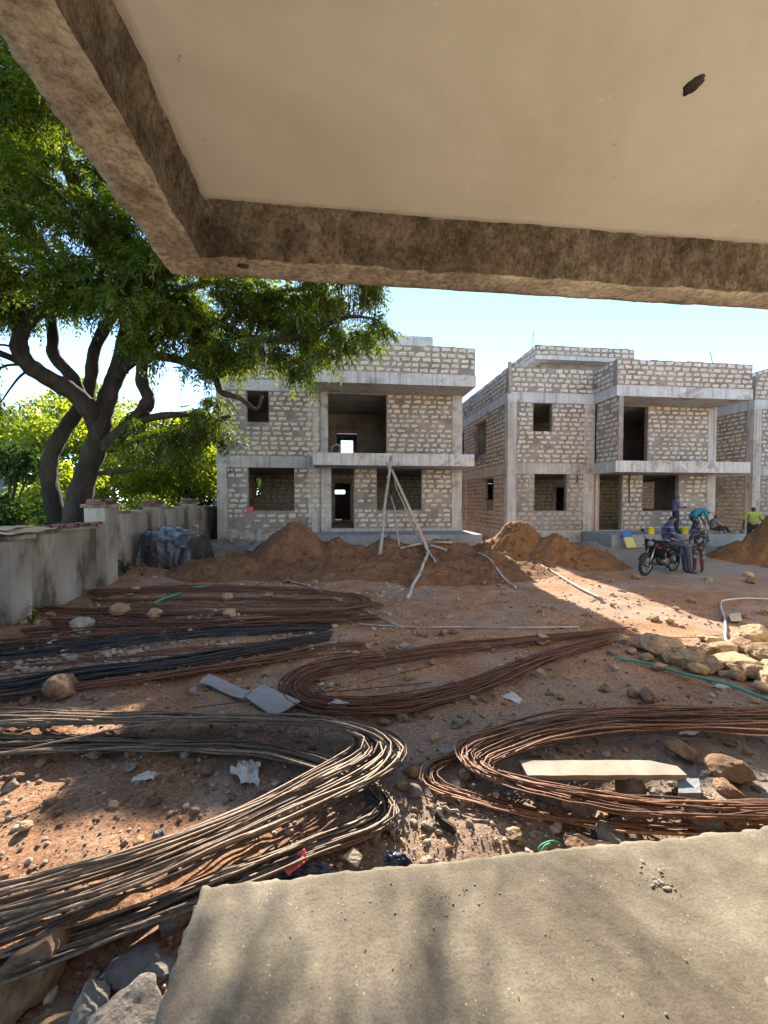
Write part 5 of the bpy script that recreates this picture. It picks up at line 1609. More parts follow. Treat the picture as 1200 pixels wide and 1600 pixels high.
for u, v, w, mm, lb in [
    (1062, 1178, 36, 'brown_stone', 'brown rock behind the right end of the timber plank'),
    (1142, 1218, 46, 'brown_stone', 'knobbly brown rock at the right beyond the paver'),
    (982, 1236, 36, 'brown_stone', 'brown rock in front of the timber plank middle'),
    (1030, 1254, 30, 'grey_stone', 'dark flat rock between the plank and the paver'),
    (1090, 1300, 48, 'grey_stone', 'brownish grey rock under the right foreground bars'),
    (1140, 1300, 40, 'brown_stone', 'brown rock under the bars at the right near the veranda'),
    (955, 1310, 38, 'grey_stone', 'grey rock below the right foreground bars'),
    (905, 1330, 38, 'brown_stone', 'dark brown broken rock at the veranda edge'),
    (646, 1244, 24, 'grey_stone', 'pale grey stone left of the right hairpin bend'),
    (644, 1212, 18, 'brown_stone', 'small brown stone between the two foreground hairpins'),
    (828, 1160, 15, 'limestone', 'small yellow stone sitting on the right foreground bars'),
    (1010, 1092, 26, 'brown_stone', 'flat brown stone below the green hose'),
    (945, 1078, 16, 'brown_stone', 'small brown stone left of the flat brown stone'),
    (1138, 1240, 28, 'brown_stone', 'brown stone right of the blue grey paver'),
    (848, 1005, 18, 'limestone', 'yellow stone on the bars at the end of the middle loop'),
    (758, 1018, 13, 'limestone', 'small yellow stone on the upper arm of the middle loop'),
    (820, 1035, 15, 'limestone', 'yellow stone lying inside the middle loop'),
    (625, 1124, 22, 'grey_stone', 'pale stone just below the middle loop'),
    (598, 1130, 16, 'brown_stone', 'small brown stone beside the left hairpin bend'),
    (805, 1312, 22, 'limestone', 'pale crumbly stone before the veranda near the green twine'),
    (215, 1066, 18, 'limestone', 'orange stone below the lower black bars'),
    (100, 1088, 42, 'brown_stone', 'low brown clod below the lower black bars at the left'),
    (45, 1092, 18, 'grey_stone', 'grey stone at the left below the black bars'),
    (150, 1180, 18, 'limestone', 'orange stone inside the left hairpin near its upper arm'),
    (205, 1183, 15, 'limestone', 'small orange stone inside the left hairpin right of its larger twin'),
    (320, 1208, 20, 'brown_stone', 'brown stone inside the left hairpin beside the white bag'),
    (348, 1012, 14, 'limestone', 'small pale stone between the black bar bundles'),
    (360, 970, 20, 'limestone', 'pale stone above the upper black bars'),
    (130, 990, 30, 'grey_stone', 'grey clod above the upper black bars at the left'),
    (185, 965, 26, 'brown_stone', 'brown clod near the weeds by the boundary wall'),
    (355, 940, 18, 'limestone', 'yellowish stone among the far bars'),
    (240, 968, 24, 'limestone', 'pale stone right of the far green hose piece'),
    (40, 1540, 95, 'brown_stone', 'big orange brown rock in the bottom left corner'),
    (140, 1580, 50, 'grey_stone', 'dark grey stone left of the pointed slab in the bottom left'),
    (100, 1440, 40, 'grey_stone', 'dark stone beneath the left foreground bars'),
    (330, 1425, 34, 'brown_stone', 'brown stone in the gap between bars and veranda corner'),
    (270, 1440, 44, 'grey_stone', 'grey stone in the dark gap left of the veranda corner'),
    (390, 1385, 30, 'grey_stone', 'dark stone under the bars beside the blue plastic')]:
    rock(u, v, w, mm, lb)
# flat broken slabs in the bottom-left gap
rock(200, 1520, 66, 'grey_stone', 'pale broken slab of stone lying in the gap left of the veranda', None, .42, .1)
rock(200, 1612, 92, 'grey_stone', 'pointed grey stone at the bottom left of the veranda corner', None, .7, .1)
rock(246, 1516, 34, 'grey_stone', 'small dark slab piece tight against the left edge of the veranda', None, .6, .1)
rock(108, 1600, 76, 'brown_stone', 'dark flat stone under the bars at the bottom left', None, .4, .1)
# scattered hand-sized stones: countable, alike
GS = 'small stones scattered over the yard'
cnt = 0
rr2 = random.Random(5)
while cnt < 150:
    u = rr2.uniform(0, 1200); v = 900 + 440 * rr2.random() ** 1.1
    p = gnd(u, v)
    if p.x < WX + .3 or (p.y < 1.9 and p.x > -.7) or p.y > 11: continue
    if surf(p.x, p.y) > float(gheight(p.x, p.y)) + .05: continue
    cnt += 1
    mm = 'limestone' if rr2.random() < .4 else ('brown_stone' if rr2.random() < .5 else 'grey_stone')
    rock(u, v, rr2.uniform(6, 13) * (1 + (v - 900) / 700), mm, 'small loose stone lying on the rough earth of the yard', GS, 1, .3, 'stone', 'stone')
# grit nobody could count
def grit(name, n, region, size, m, seed, subd=1, clump=True):
    rg = np.random.default_rng(seed)
    V0, F0 = ico(subd)
    V0 = np.array([tuple(p) for p in V0]); F0 = np.array(F0)
    x0, x1, y0, y1 = region
    P = rg.uniform((x0, y0), (x1, y1), (n * 5, 2))
    P[:, 1] = y0 + (y1 - y0) * rg.uniform(0, 1, n * 5) ** 1.5
    if clump:
        w = fbm(P[:, 0] * 1.6, P[:, 1] * 1.6, seed, 3)
        P = P[w + rg.uniform(-.45, .45, len(P)) > .12]
    P = P[:n]
    P = P[~((P[:, 1] < 1.76) & (P[:, 0] > -.6)) & (P[:, 0] > WX + .15)]
    k = len(P)
    s = size[0] * (size[1] / size[0]) ** (rg.uniform(0, 1, k) ** 2.2)
    z = gheight(P[:, 0], P[:, 1])
    sc = s[:, None] * rg.uniform(.65, 1.15, (k, 3)) * np.array([1, 1, .75])
    a = rg.uniform(0, 6.28, k)
    d = V0[None] * (1 + .28 * rg.normal(0, 1, (k, len(V0), 1)).clip(-1.2, 1.2)) * sc[:, None, :]
    X = d[..., 0] * np.cos(a)[:, None] - d[..., 1] * np.sin(a)[:, None]
    Y = d[..., 0] * np.sin(a)[:, None] + d[..., 1] * np.cos(a)[:, None]
    V = np.stack([X + P[:, :1], Y + P[:, 1:], d[..., 2] + z[:, None] + s[:, None] * .25], -1).reshape(-1, 3)
    F = (F0[None] + (np.arange(k) * len(V0))[:, None, None]).reshape(-1, 3)
    o = mesh_np(name, V, F, m)
    return tag(o, kind='stuff')
def grit_mat():
    m, nt, b, out = new_mat('grit')
    ge = N(nt, 'ShaderNodeNewGeometry')
    c = ramp(nt, ge.outputs['Random Per Island'], [(0, (.12, .075, .05)), (.3, (.20, .13, .085)), (.55, (.27, .20, .14)), (.8, (.25, .23, .20)), (1, (.40, .32, .23))])
    nt.links.new(c, b.inputs['Base Color']); b.inputs['Roughness'].default_value = .95
    b.inputs['Specular IOR Level'].default_value = .15
    return m
M['grit'] = grit_mat()
M['pale_grit'] = simple('pale_grit', (.27, .20, .14), (.42, .34, .25), 9, .95, .6, 40, .01, (.22, .13, .08), 2.0, space='World')
grit('rubble', 1500, (-4.8, 1.5, 5.2, 9.8), (.02, .055), M['pale_grit'], 6, 1)
grit('lime_rubble', 700, (-.5, 1.6, 1.78, 2.7), (.006, .03), M['pale_grit'], 7, 1)
grit('gravel', 9000, (-4.6, 5.0, 1.2, 8.5), (.005, .026), M['grit'], 1, 1)
grit('clods', 1600, (-4.8, 7.5, 1.4, 10.5), (.016, .045), M['grit'], 2, 1)
grit('grit', 9000, (-2.5, 3.5, 1.15, 4.0), (.003, .010), M['grit'], 3, 0)
# crumbs on the veranda floor
def crumbs(n, seed):
    rg = np.random.default_rng(seed)
    V0, F0 = ico(0); V0 = np.array([tuple(p) for p in V0]); F0 = np.array(F0)
    P = rg.uniform((-.5, .9), (2.6, 1.70), (n, 2)); k = n
    s = .0011 * (6.0 ** (rg.uniform(0, 1, k) ** 4))
    d = V0[None] * (1 + .25 * rg.normal(0, 1, (k, 12, 1)).clip(-1, 1)) * s[:, None, None]
    V = np.stack([d[..., 0] + P[:, :1], d[..., 1] + P[:, 1:], d[..., 2] * .7 + .001 + s[:, None] * .4], -1).reshape(-1, 3)
    F = (F0[None] + (np.arange(k) * 12)[:, None, None]).reshape(-1, 3)
    tag(mesh_np('crumbs', V, F, M['veranda_floor']), kind='stuff')
def splash(u, v, n, spread, seed, smin, smax):
    """patch of spilled concrete grit on the floor"""
    rg = np.random.default_rng(seed)
    c = at_z(u, v, 0)
    V0, F0 = ico(1); V0 = np.array([tuple(p) for p in V0]); F0 = np.array(F0)
    P = rg.normal(0, 1, (n, 2)) * spread + np.array([c.x, c.y])
    P = P[P[:, 1] < 1.69]; k = len(P)
    s = smin * ((smax / smin) ** (rg.uniform(0, 1, k) ** 2))
    d = V0[None] * (1 + .28 * rg.normal(0, 1, (k, len(V0), 1)).clip(-1.2, 1.2)) * (s[:, None] * rg.uniform(.7, 1.2, (k, 3)) * np.array([1, 1, .5]))[:, None, :]
    V = (d + np.stack([P[:, 0], P[:, 1], np.full(k, .002)], -1)[:, None, :]).reshape(-1, 3)
    tag(mesh_np('floor_grit', V, (F0[None] + (np.arange(k) * len(V0))[:, None, None]).reshape(-1, 3), M['floor_grit']), kind='stuff')
M['floor_grit'] = simple('floor_grit', (.15, .13, .10), (.26, .23, .18), 30, .95, .4, 60, .004, space='World')
splash(1018, 1372, 60, (.05, .035), 61, .002, .012)
splash(700, 1405, 34, (.10, .03), 62, .0015, .006)
splash(560, 1430, 40, (.2, .12), 63, .001, .004)
splash(950, 1500, 46, (.3, .12), 64, .001, .0045)

# ================================================================ TARPAULIN STACK
def tarp():
    nx, ny = 60, 44
    x0, x1, y0, y1 = -5.16, -3.95, 11.45, 13.3
    zb = -.45
    vs = []
    e = empty('tarpaulin_stack', ((x0 + x1) / 2, (y0 + y1) / 2, -.3), 'stack of materials covered by shiny black plastic tarpaulin beside the boundary wall', 'tarpaulin stack')
    A = np.linspace(-.32, 1.32, nx); Bq = np.linspace(-.22, 1.22, ny)
    U, W = np.meshgrid(A, Bq)
    over = np.maximum(np.maximum(-U, U - 1) * (x1 - x0), np.maximum(-W, W - 1) * (y1 - y0))
    over = np.maximum(over, 0)
    Uc, Wc = np.clip(U, 0, 1), np.clip(W, 0, 1)
    X = x0 + (x1 - x0) * Uc + np.where(U > 1, (U - 1) * .55, np.where(U < 0, U * .12, 0))
    Y = y0 + (y1 - y0) * Wc + np.where(W > 1, (W - 1) * .3, np.where(W < 0, W * .35, 0))
    ht = .74 + .10 * Wc - .34 * Uc
    fold = np.abs(fbm(U * 3.2 + W * 1.5, W * 3.0, 3.0, 3))
    Z = ht - .10 * (1 - sst(.0, .12, np.minimum(np.minimum(U, 1 - U), np.minimum(W, 1 - W)).clip(0, 1))) - over * 2.9 + .22 * fold + .05 * fbm(U * 10, W * 10, 5, 3) + .03 * np.abs(fbm(U * 9 - W * 7, W * 8, 8.0, 3))
    X = X + .07 * fbm(U * 6, W * 6, 9, 3); Y = Y + .07 * fbm(U * 6 + 30, W * 6, 9, 3)
    Z = np.maximum(Z, zb)
    i = np.arange(nx * ny).reshape(ny, nx)
    F = np.stack([i[:-1, :-1], i[:-1, 1:], i[1:, 1:], i[1:, :-1]], -1).reshape(-1, 4)
    top = np.stack([X, Y, Z], -1).reshape(-1, 3)
    bot = top - np.array([0, 0, .012])
    o = nx * ny
    fs = [F, F[:, ::-1] + o]
    for ed in (i[0], i[-1][::-1], i[:, -1], i[:, 0][::-1]):
        fs.append(np.stack([ed[:-1] + o, ed[1:] + o, ed[1:], ed[:-1]], -1))
    m, nt, b, out = new_mat('black_tarpaulin')
    b.inputs['Base Color'].default_value = (.014, .014, .016, 1); b.inputs['Roughness'].default_value = .2
    b.inputs['Specular IOR Level'].default_value = .5; b.inputs['Coat Weight'].default_value = .45; b.inputs['Coat Tint'].default_value = (1, .95, .88, 1); b.inputs['Coat Roughness'].default_value = .22
    bump(nt, b, noise(nt, coords(nt, 'World'), 5, 5, .6), 1.0, .12)
    mesh_np('tarpaulin', np.concatenate([top, bot]), np.concatenate(fs), m, e, smooth=True)
    mb = MB(); mb.box((x0 + .06, y0 + .08, -.5), (x1 - .1, y1 - .08, .38)); obj('stacked_goods', mb, M['timber'], e)
tarp()
for (x, y, w, lb) in [(-4.95, 11.75, .09, 'brown stone holding down the near edge of the black tarpaulin'), (-4.25, 13.0, .09, 'dark stone holding down the far edge of the black tarpaulin')]:
    o = link('rock', ROCKS['brown_stone'][1], None, Matrix.Translation((x, y, .80 if y > 12 else .72)) @ Matrix.Diagonal((w * 1.3, w, w * .8, 1)))
    tag(o, lb, 'rock')
# pale sheet on the rubble beside the house corner, board propped by the weeds
pp = [surf_px(385, 862, .04), surf_px(402, 850, .06), surf_px(408, 851, .06), surf_px(395, 864, .04)]
sheet_obj('sheet_scrap', pp, .02, M['grey_sheet'], 'pale sheet scrap on the rubble at the foot of the nearest house', 'scrap', 5, 4, .02, 31)
b0_ = gnd(140, 912, .02)
sheet_obj('board', [b0_, b0_ + Vector((.20, .02, 0)), b0_ + Vector((.42, .16, .62)), b0_ + Vector((.24, .16, .62))], .025, M['grey_sheet'], 'narrow grey board propped against the boundary wall among the weeds', 'board', 4, 6, .004, 32)
pa = Vector((-1.05, YL - .12, .28))
sheet_obj('grey_board', [pa, pa + Vector((.34, 0, 0)), pa + Vector((.30, .09, .95)), pa + Vector((.06, .09, .85))], .03, M['concrete'], 'grey board leaning beside the doorway column of the nearest house', 'board', 3, 5, .004, 33)
sheet_obj('red_rag', [Vector((-3.66, YL - .09, 1.13)), Vector((-3.40, YL - .09, 1.13)), Vector((-3.42, YL + .06, 1.34)), Vector((-3.58, YL + .06, 1.34))], .02, M['red_paper'], 'red rag lying on the lower left window sill of the nearest house', 'rag', 6, 6, .03, 34)
# twisted bars and scrap lying on the near balcony
mb = MB(); q = Vector((-.2, YB + .12, 3.44))
mb.tube([q, q + Vector((.06, 0, .26)), q + Vector((.28, .05, .32)), q + Vector((.45, .02, .10)), q + Vector((.72, .03, .20)), q + Vector((.9, 0, .02))], .018, 6)
mb.tube([q + Vector((.25, .0, .0)), q + Vector((.34, .02, .2)), q + Vector((.2, .04, .34))], .016, 6)
tag(obj('bent_bars', mb, M['pole_wood'], smooth=True), 'bent grey bar scrap lying on the balcony of the nearest house', 'scrap')
for (u, v, w, lb) in [(686, 709, 16, 'small block fragment on the balcony right of the leaning pole'), (640, 709, 14, 'small mortar lump on the balcony above the leaning plank')]:
    p = at_y(u, v, YB + .15)
    tag(link('block_fragment', ROCKS['grey_stone'][2], None, Matrix.Translation((p.x, p.y, 3.46)) @ Matrix.Diagonal((.14, .1, .07, 1))), lb, 'fragment')

# ================================================================ PEOPLE
def skin_mesh(joints, edges, radii, root, sub=2):
    names = list(joints)
    ix = {n: i for i, n in enumerate(names)}
    me = bpy.data.meshes.new('tmp')
    me.from_pydata([tuple(joints[n]) for n in names], [(ix[a], ix[b]) for a, b in edges], [])
    o = bpy.data.objects.new('tmp', me); COL.objects.link(o)
    md = o.modifiers.new('Skin', 'SKIN'); md.use_smooth_shade = True
    for n in names:
        d = me.skin_vertices[0].data[ix[n]]
        r = radii[n]
        d.radius = r if isinstance(r, tuple) else (r, r)
        d.use_root = (n == root)
    ss = o.modifiers.new('Subsurf', 'SUBSURF'); ss.levels = sub; ss.render_levels = sub
    dg = bpy.context.evaluated_depsgraph_get(); dg.update()
    ev = o.evaluated_get(dg)
    res = bpy.data.meshes.new_from_object(ev, depsgraph=dg)
    bpy.data.objects.remove(o); bpy.data.meshes.remove(me)
    return res

def flatmat(name, c, rough=.85, bs=.25):
    return simple(name, tuple(x * .85 for x in c), tuple(min(1, x * 1.12) for x in c), 14, rough, bs, 40, .006)
M['skin'] = simple('skin', (.055, .03, .02), (.085, .05, .034), 12, .5, .1, 40, .002)
M['hair'] = flatmat('hair', (.012, .011, .010))
M['eye'] = flatmat('eye', (.35, .33, .30), .3, 0)

def stripes_mat():
    m, nt, b, out = new_mat('striped_shirt')
    v = coords(nt, 'World')
    sp = N(nt, 'ShaderNodeSeparateXYZ'); nt.links.new(v, sp.inputs[0])
    w = math_n(nt, 'FRACT', math_n(nt, 'MULTIPLY', math_n(nt, 'ADD', sp.outputs[2], .02), 6.2))
    c = ramp(nt, w, [(0, (.035, .035, .075)), (.40, (.035, .035, .075)), (.43, (.10, .13, .22)), (.66, (.10, .13, .22)), (.69, (.035, .035, .075))])
    nt.links.new(c, b.inputs['Base Color']); b.inputs['Roughness'].default_value = .9
    bump(nt, b, noise(nt, v, 20, 4, .6), .3, .01)
    return m
def patterned_mat(name, a, b_, sc):
    m, nt, b, out = new_mat(name)
    v = coords(nt, 'World')
    c = ramp(nt, noise(nt, v, sc, 2, .5), [(.52, a), (.58, b_)])
    nt.links.new(c, b.inputs['Base Color']); b.inputs['Roughness'].default_value = .9
    return m

BODY_E = [('pelvis', 'spine'), ('spine', 'chest'), ('chest', 'neck'), ('neck', 'skull'), ('skull', 'crown'), ('skull', 'nose'),
          ('pelvis', 'hipL'), ('hipL', 'kneeL'), ('kneeL', 'ankL'), ('ankL', 'toeL'), ('pelvis', 'hipR'), ('hipR', 'kneeR'), ('kneeR', 'ankR'), ('ankR', 'toeR'),
          ('chest', 'shL'), ('shL', 'elL'), ('elL', 'wrL'), ('wrL', 'paL'), ('chest', 'shR'), ('shR', 'elR'), ('elR', 'wrR'), ('wrR', 'paR')]
RAD = dict(pelvis=(.15, .11), spine=(.135, .10), chest=(.155, .105), neck=.052, skull=(.078, .088), crown=(.070, .078), nose=.016,
           hipL=.09, hipR=.09, kneeL=.056, kneeR=.056, ankL=.038, ankR=.038, toeL=(.042, .026), toeR=(.042, .026),
           shL=.058, shR=.058, elL=.040, elR=.040, wrL=.027, wrR=.027, paL=(.034, .018), paR=(.034, .018))
STAND = dict(pelvis=(0, 0, .95), spine=(0, .01, 1.13), chest=(0, .01, 1.33), neck=(0, 0, 1.47), skull=(0, -.015, 1.575), crown=(0, -.005, 1.65), nose=(0, -.112, 1.575),
             hipL=(.10, 0, .88), hipR=(-.10, 0, .88), kneeL=(.11, -.02, .48), kneeR=(-.11, -.02, .48), ankL=(.115, .02, .075), ankR=(-.115, .02, .075), toeL=(.13, -.15, .03), toeR=(-.13, -.15, .03),
             shL=(.185, .01, 1.385), shR=(-.185, .01, 1.385), elL=(.25, .03, 1.11), elR=(-.25, .03, 1.11), wrL=(.26, -.06, .87), wrR=(-.26, -.06, .87), paL=(.26, -.085, .79), paR=(-.26, -.085, .79))
FPART = dict(torso=['pelvis', 'spine', 'chest'])

def person(label, loc, rz, pose, scale, clothes, hair='hair', headwear=None, group=None):
    J = {k: Vector(v) for k, v in STAND.items()}
    for k, v in pose.items(): J[k] = Vector(v)
    E = list(BODY_E); R = dict(RAD)
    for s in 'LR':
        f = (J['pa' + s] - J['wr' + s]).normalized()
        side = f.cross(Vector((0, 1, .3))).normalized()
        nrm = f.cross(side).normalized()
        for k, (o, L) in enumerate([(-.027, .062), (-.009, .074), (.009, .070), (.027, .055)]):
            a, b = 'f%s%da' % (s, k), 'f%s%db' % (s, k)
            J[a] = J['pa' + s] + side * o + f * (L * .55 + .02) + nrm * .004
            J[b] = J[a] + f * L * .5 + nrm * .022
            E += [('pa' + s, a), (a, b)]; R[a] = .0085; R[b] = .007
        J['t%sa' % s] = J['wr' + s] + f * .03 + side * -.045; J['t%sb' % s] = J['t%sa' % s] + f * .035 + side * -.012
        E += [('wr' + s, 't%sa' % s), ('t%sa' % s, 't%sb' % s)]; R['t%sa' % s] = .011; R['t%sb' % s] = .008
    # ears
    hd = (J['nose'] - J['skull']).normalized(); upv = (J['crown'] - J['skull']).normalized(); sdv = hd.cross(upv).normalized()
    Mx = Matrix.Translation(loc) @ Matrix.Rotation(rz, 4, 'Z') @ Matrix.Scale(scale, 4)
    e = empty('person', loc, label, 'person', group, rz)
    me = skin_mesh(J, E, R, 'pelvis', 2)
    me.name = 'body'; me.materials.clear(); me.materials.append(M['skin'])
    link('body', me, e, Mx)
    # ears, eyes, mouth
    for s in (-1, 1):
        mb = MB(); V, F = ico(1)
        c = J['skull'] + sdv * s * .083 + upv * .0
        mb.add([c + sdv * v.x * .012 + hd * v.y * .018 + upv * v.z * .030 for v in V], F)
        obj('ear', mb, M['skin'], e, True, Mx)
        mb = MB(); c = J['skull'] + sdv * s * .032 + upv * .022 + hd * .082
        mb.add([c + v * .012 for v in V], F); obj('eye', mb, M['eye'], e, True, Mx)
    mb = MB(); V, F = ico(1); c = J['skull'] - upv * .05 + hd * .075
    mb.add([c + sdv * v.x * .026 + hd * v.y * .010 + upv * v.z * .009 for v in V], F); obj('mouth', mb, M['hair'], e, True, Mx)
    # clothes follow the body: faces nearest to the given bones, lifted off the skin
    A = np.zeros(len(me.vertices) * 3); me.vertices.foreach_get('co', A); A = A.reshape(-1, 3)
    Nn = np.zeros(len(me.vertices) * 3); me.vertices.foreach_get('normal', Nn); Nn = Nn.reshape(-1, 3)
    segs = [(a, b) for a, b in E]
    SD = []
    for a, b in segs:
        p, q = np.array(J[a]), np.array(J[b]); d = q - p
        t = np.clip(((A - p) @ d) / (d @ d + 1e-9), 0, 1)
        ra = np.mean(R[a]) ; rb = np.mean(R[b])
        SD.append(np.linalg.norm(A - (p + t[:, None] * d), axis=1) - (ra + (rb - ra) * t) * .6)
    near = np.array(SD).argmin(0)
    segname = [segs[i] for i in range(len(segs))]
    lab = np.array([{'pelvis': 'hip', 'spine': 'torso', 'chest': 'torso'}.get(a, a) for a, b in segname])
    full = []
    for a, b in segname:
        if (a, b) in (('pelvis', 'spine'), ('spine', 'chest')): full.append('torso')
        elif b in ('shL', 'shR'): full.append('torso')
        elif a == 'pelvis': full.append('hip')
        elif b.startswith('knee'): full.append('thigh')
        elif b.startswith('ank'): full.append('shin')
        elif b.startswith('toe'): full.append('foot')
        elif b.startswith('el'): full.append('uarm')
        elif b.startswith('wr'): full.append('farm')
        elif (a, b) == ('chest', 'neck'): full.append('collar')
        elif (a, b) == ('neck', 'skull'): full.append('neck')
        elif (a, b) == ('skull', 'crown'): full.append('head')
        else: full.append('hand')
    full = np.array(full); vlab = full[near]
    polys = [tuple(p.vertices) for p in me.polygons]
    def garment(name, parts, m, infl, cond=None):
        sel = np.isin(vlab, parts)
        if cond is not None: sel &= cond
        vs = []; fs = []; mp = {}
        kept = [p for p in polys if sum(sel[i] for i in p) >= max(2, len(p) - 1)]
        for p in kept:
            for i in p:
                if i not in mp:
                    mp[i] = len(vs); vs.append(A[i] + Nn[i] * (infl + .004 * math.sin(A[i][2] * 60 + A[i][0] * 40)))
            fs.append(tuple(mp[i] for i in p))
        n = len(vs)
        if not n: return
        inv = {v: k for k, v in mp.items()}
        vs += [A[inv[k]] + Nn[inv[k]] * .001 for k in range(n)]
        ec = {}
        for f in fs:
            for k in range(len(f)):
                a, b = f[k], f[(k + 1) % len(f)]
                ec[(a, b)] = ec.get((a, b), 0) + 1
        fs += [tuple(reversed([i + n for i in f])) for f in list(fs)]
        for (a, b) in ec:
            if (b, a) not in ec: fs.append((b, a, a + n, b + n))
        mb = MB(); mb.add([tuple(v) for v in vs], fs)
        obj(name, mb, M[m], e, True, Mx)
    for c in clothes: garment(*c)
    hv = (A - np.array(J['skull']))
    hh, fw = hv @ np.array(upv), hv @ np.array(hd)
    if headwear is None:
        garment('hair', ['head', 'neck', 'hand'], hair, .010, (hh > .018 - .35 * (-fw)) & (fw < .062) & (np.linalg.norm(hv, axis=1) < .2) & ((hh > .05) | (fw < .02)))
    else:
        nm, m, infl = headwear
        garment(nm, ['head', 'neck', 'hand'], m, infl, (hh > .018 - .5 * (-fw)) & (np.linalg.norm(hv, axis=1) < .22) & ((hh > .045) | (fw < .01)))
    return e, Mx, J

M['purple_shirt'] = flatmat('purple_shirt', (.13, .10, .20)); M['navy_trousers'] = flatmat('navy_trousers', (.028, .032, .07))
M['teal_cloth'] = flatmat('teal_cloth', (.02, .22, .27)); M['green_wrap'] = flatmat('green_wrap', (.02, .15, .10))
M['grey_shirt'] = flatmat('grey_shirt', (.20, .18, .17)); M['brown_cap'] = flatmat('brown_cap', (.10, .06, .045))
M['lime_shirt'] = flatmat('lime_shirt', (.30, .35, .08)); M['dark_trousers'] = flatmat('dark_trousers', (.03, .03, .034))
M['wine_trousers'] = flatmat('wine_trousers', (.12, .02, .03)); M['shoe'] = flatmat('shoe', (.02, .018, .016), .5)
M['striped_shirt'] = stripes_mat()
M['camo_shirt'] = patterned_mat('camo_shirt', (.015, .015, .022), (.16, .17, .20), 9)
M['camo_trousers'] = patterned_mat('camo_trousers', (.05, .045, .05), (.22, .20, .19), 12)
M['skirt'] = patterned_mat('skirt', (.03, .03, .035), (.20, .20, .20), 14)
M['white_cap'] = flatmat('white_cap', (.45, .42, .38)); M['denim'] = flatmat('denim', (.035, .045, .075))

PZ = .22
SHIRT = ['torso', 'uarm', 'collar']; PANTS = ['hip', 'thigh', 'shin']
# standing man on the platform, head bowed over his hands, turned to the right
pm = at_z(1056, 834, PZ); pm.y = 15.75; pm = at_y(1056, 800, 15.75)
person('person in purple shirt and green head wrap on the front platform of the middle house', (pm.x, 15.75, PZ), math.radians(72),
       dict(elL=(.24, -.04, 1.12), elR=(-.24, -.04, 1.12), wrL=(.10, -.27, 1.10), wrR=(-.10, -.27, 1.12), paL=(.03, -.34, 1.11), paR=(-.04, -.34, 1.14),
            skull=(0, -.05, 1.565), crown=(0, -.045, 1.645), nose=(0, -.145, 1.535)), .97,
       [('shirt', SHIRT, 'purple_shirt', .016), ('trousers', PANTS, 'navy_trousers', .014), ('shoe', ['foot'], 'shoe', .008)], headwear=('head_wrap', 'green_wrap', .022))
# bent-over person in teal
pb_ = at_y(1086, 834, 15.6)
person('person bending low in a teal wrap over buckets on the front platform', (pb_.x, 15.6, PZ), math.radians(78),
       dict(pelvis=(0, .10, .82), spine=(0, -.02, .96), chest=(0, -.22, 1.00), neck=(0, -.36, .96), skull=(0, -.46, .89), crown=(0, -.52, .85), nose=(0, -.49, .79),
            hipL=(.11, .10, .76), hipR=(-.11, .10, .76), kneeL=(.12, -.06, .44), kneeR=(-.12, -.04, .44), ankL=(.12, .04, .075), ankR=(-.12, .10, .075), toeL=(.13, -.13, .03), toeR=(-.13, -.07, .03),
            shL=(.19, -.26, .98), shR=(-.19, -.26, .98), elL=(.22, -.34, .72), elR=(-.22, -.34, .72), wrL=(.14, -.42, .50), wrR=(-.14, -.42, .50), paL=(.12, -.44, .42), paR=(-.12, -.44, .42)), .97,
       [('wrap', SHIRT + ['hip'], 'teal_cloth', .03), ('skirt', ['thigh', 'shin'], 'skirt', .03), ('shoe', ['foot'], 'shoe', .008)], headwear=None)
# seated person behind the rubble
ps = at_y(1113, 834, 15.5)
person('person in grey shirt and brown cap sitting on the ground beside the rubble blocks', (ps.x, 15.5, PZ), math.radians(80),
       dict(pelvis=(0, .05, .12), spine=(0, .0, .30), chest=(0, -.06, .49), neck=(0, -.10, .62), skull=(0, -.14, .72), crown=(0, -.14, .80), nose=(0, -.235, .70),
            hipL=(.10, .0, .13), hipR=(-.10, .0, .13), kneeL=(.24, -.36, .30), kneeR=(-.24, -.36, .30), ankL=(.12, -.58, .07), ankR=(-.12, -.60, .07), toeL=(.14, -.74, .05), toeR=(-.14, -.76, .05),
            shL=(.185, -.06, .54), shR=(-.185, -.06, .54), elL=(.24, -.24, .34), elR=(-.24, -.24, .34), wrL=(.14, -.46, .30), wrR=(-.14, -.46, .30), paL=(.11, -.53, .28), paR=(-.11, -.53, .28)), .97,
       [('shirt', SHIRT, 'grey_shirt', .018), ('trousers', PANTS, 'dark_trousers', .014), ('shoe', ['foot'], 'shoe', .008)], headwear=('cap', 'brown_cap', .018))
# man in yellow behind the right-hand mound
py_ = at_y(1186, 800, 12.75)
person('person in lime yellow shirt and pale cap behind the right soil mound', (py_.x, 12.95, -.10), math.radians(-28),
       dict(elL=(.28, .0, 1.13), wrL=(.24, -.16, .95), paL=(.22, -.24, .93), elR=(-.28, .03, 1.12), wrR=(-.32, -.08, .88), paR=(-.33, -.11, .80), skull=(0, -.035, 1.57), crown=(0, -.03, 1.65), nose=(0, -.132, 1.555)), .90,
       [('shirt', SHIRT, 'lime_shirt', .022), ('trousers', PANTS, 'dark_trousers', .014), ('shoe', ['foot'], 'shoe', .008)], headwear=('cap', 'white_cap', .02))

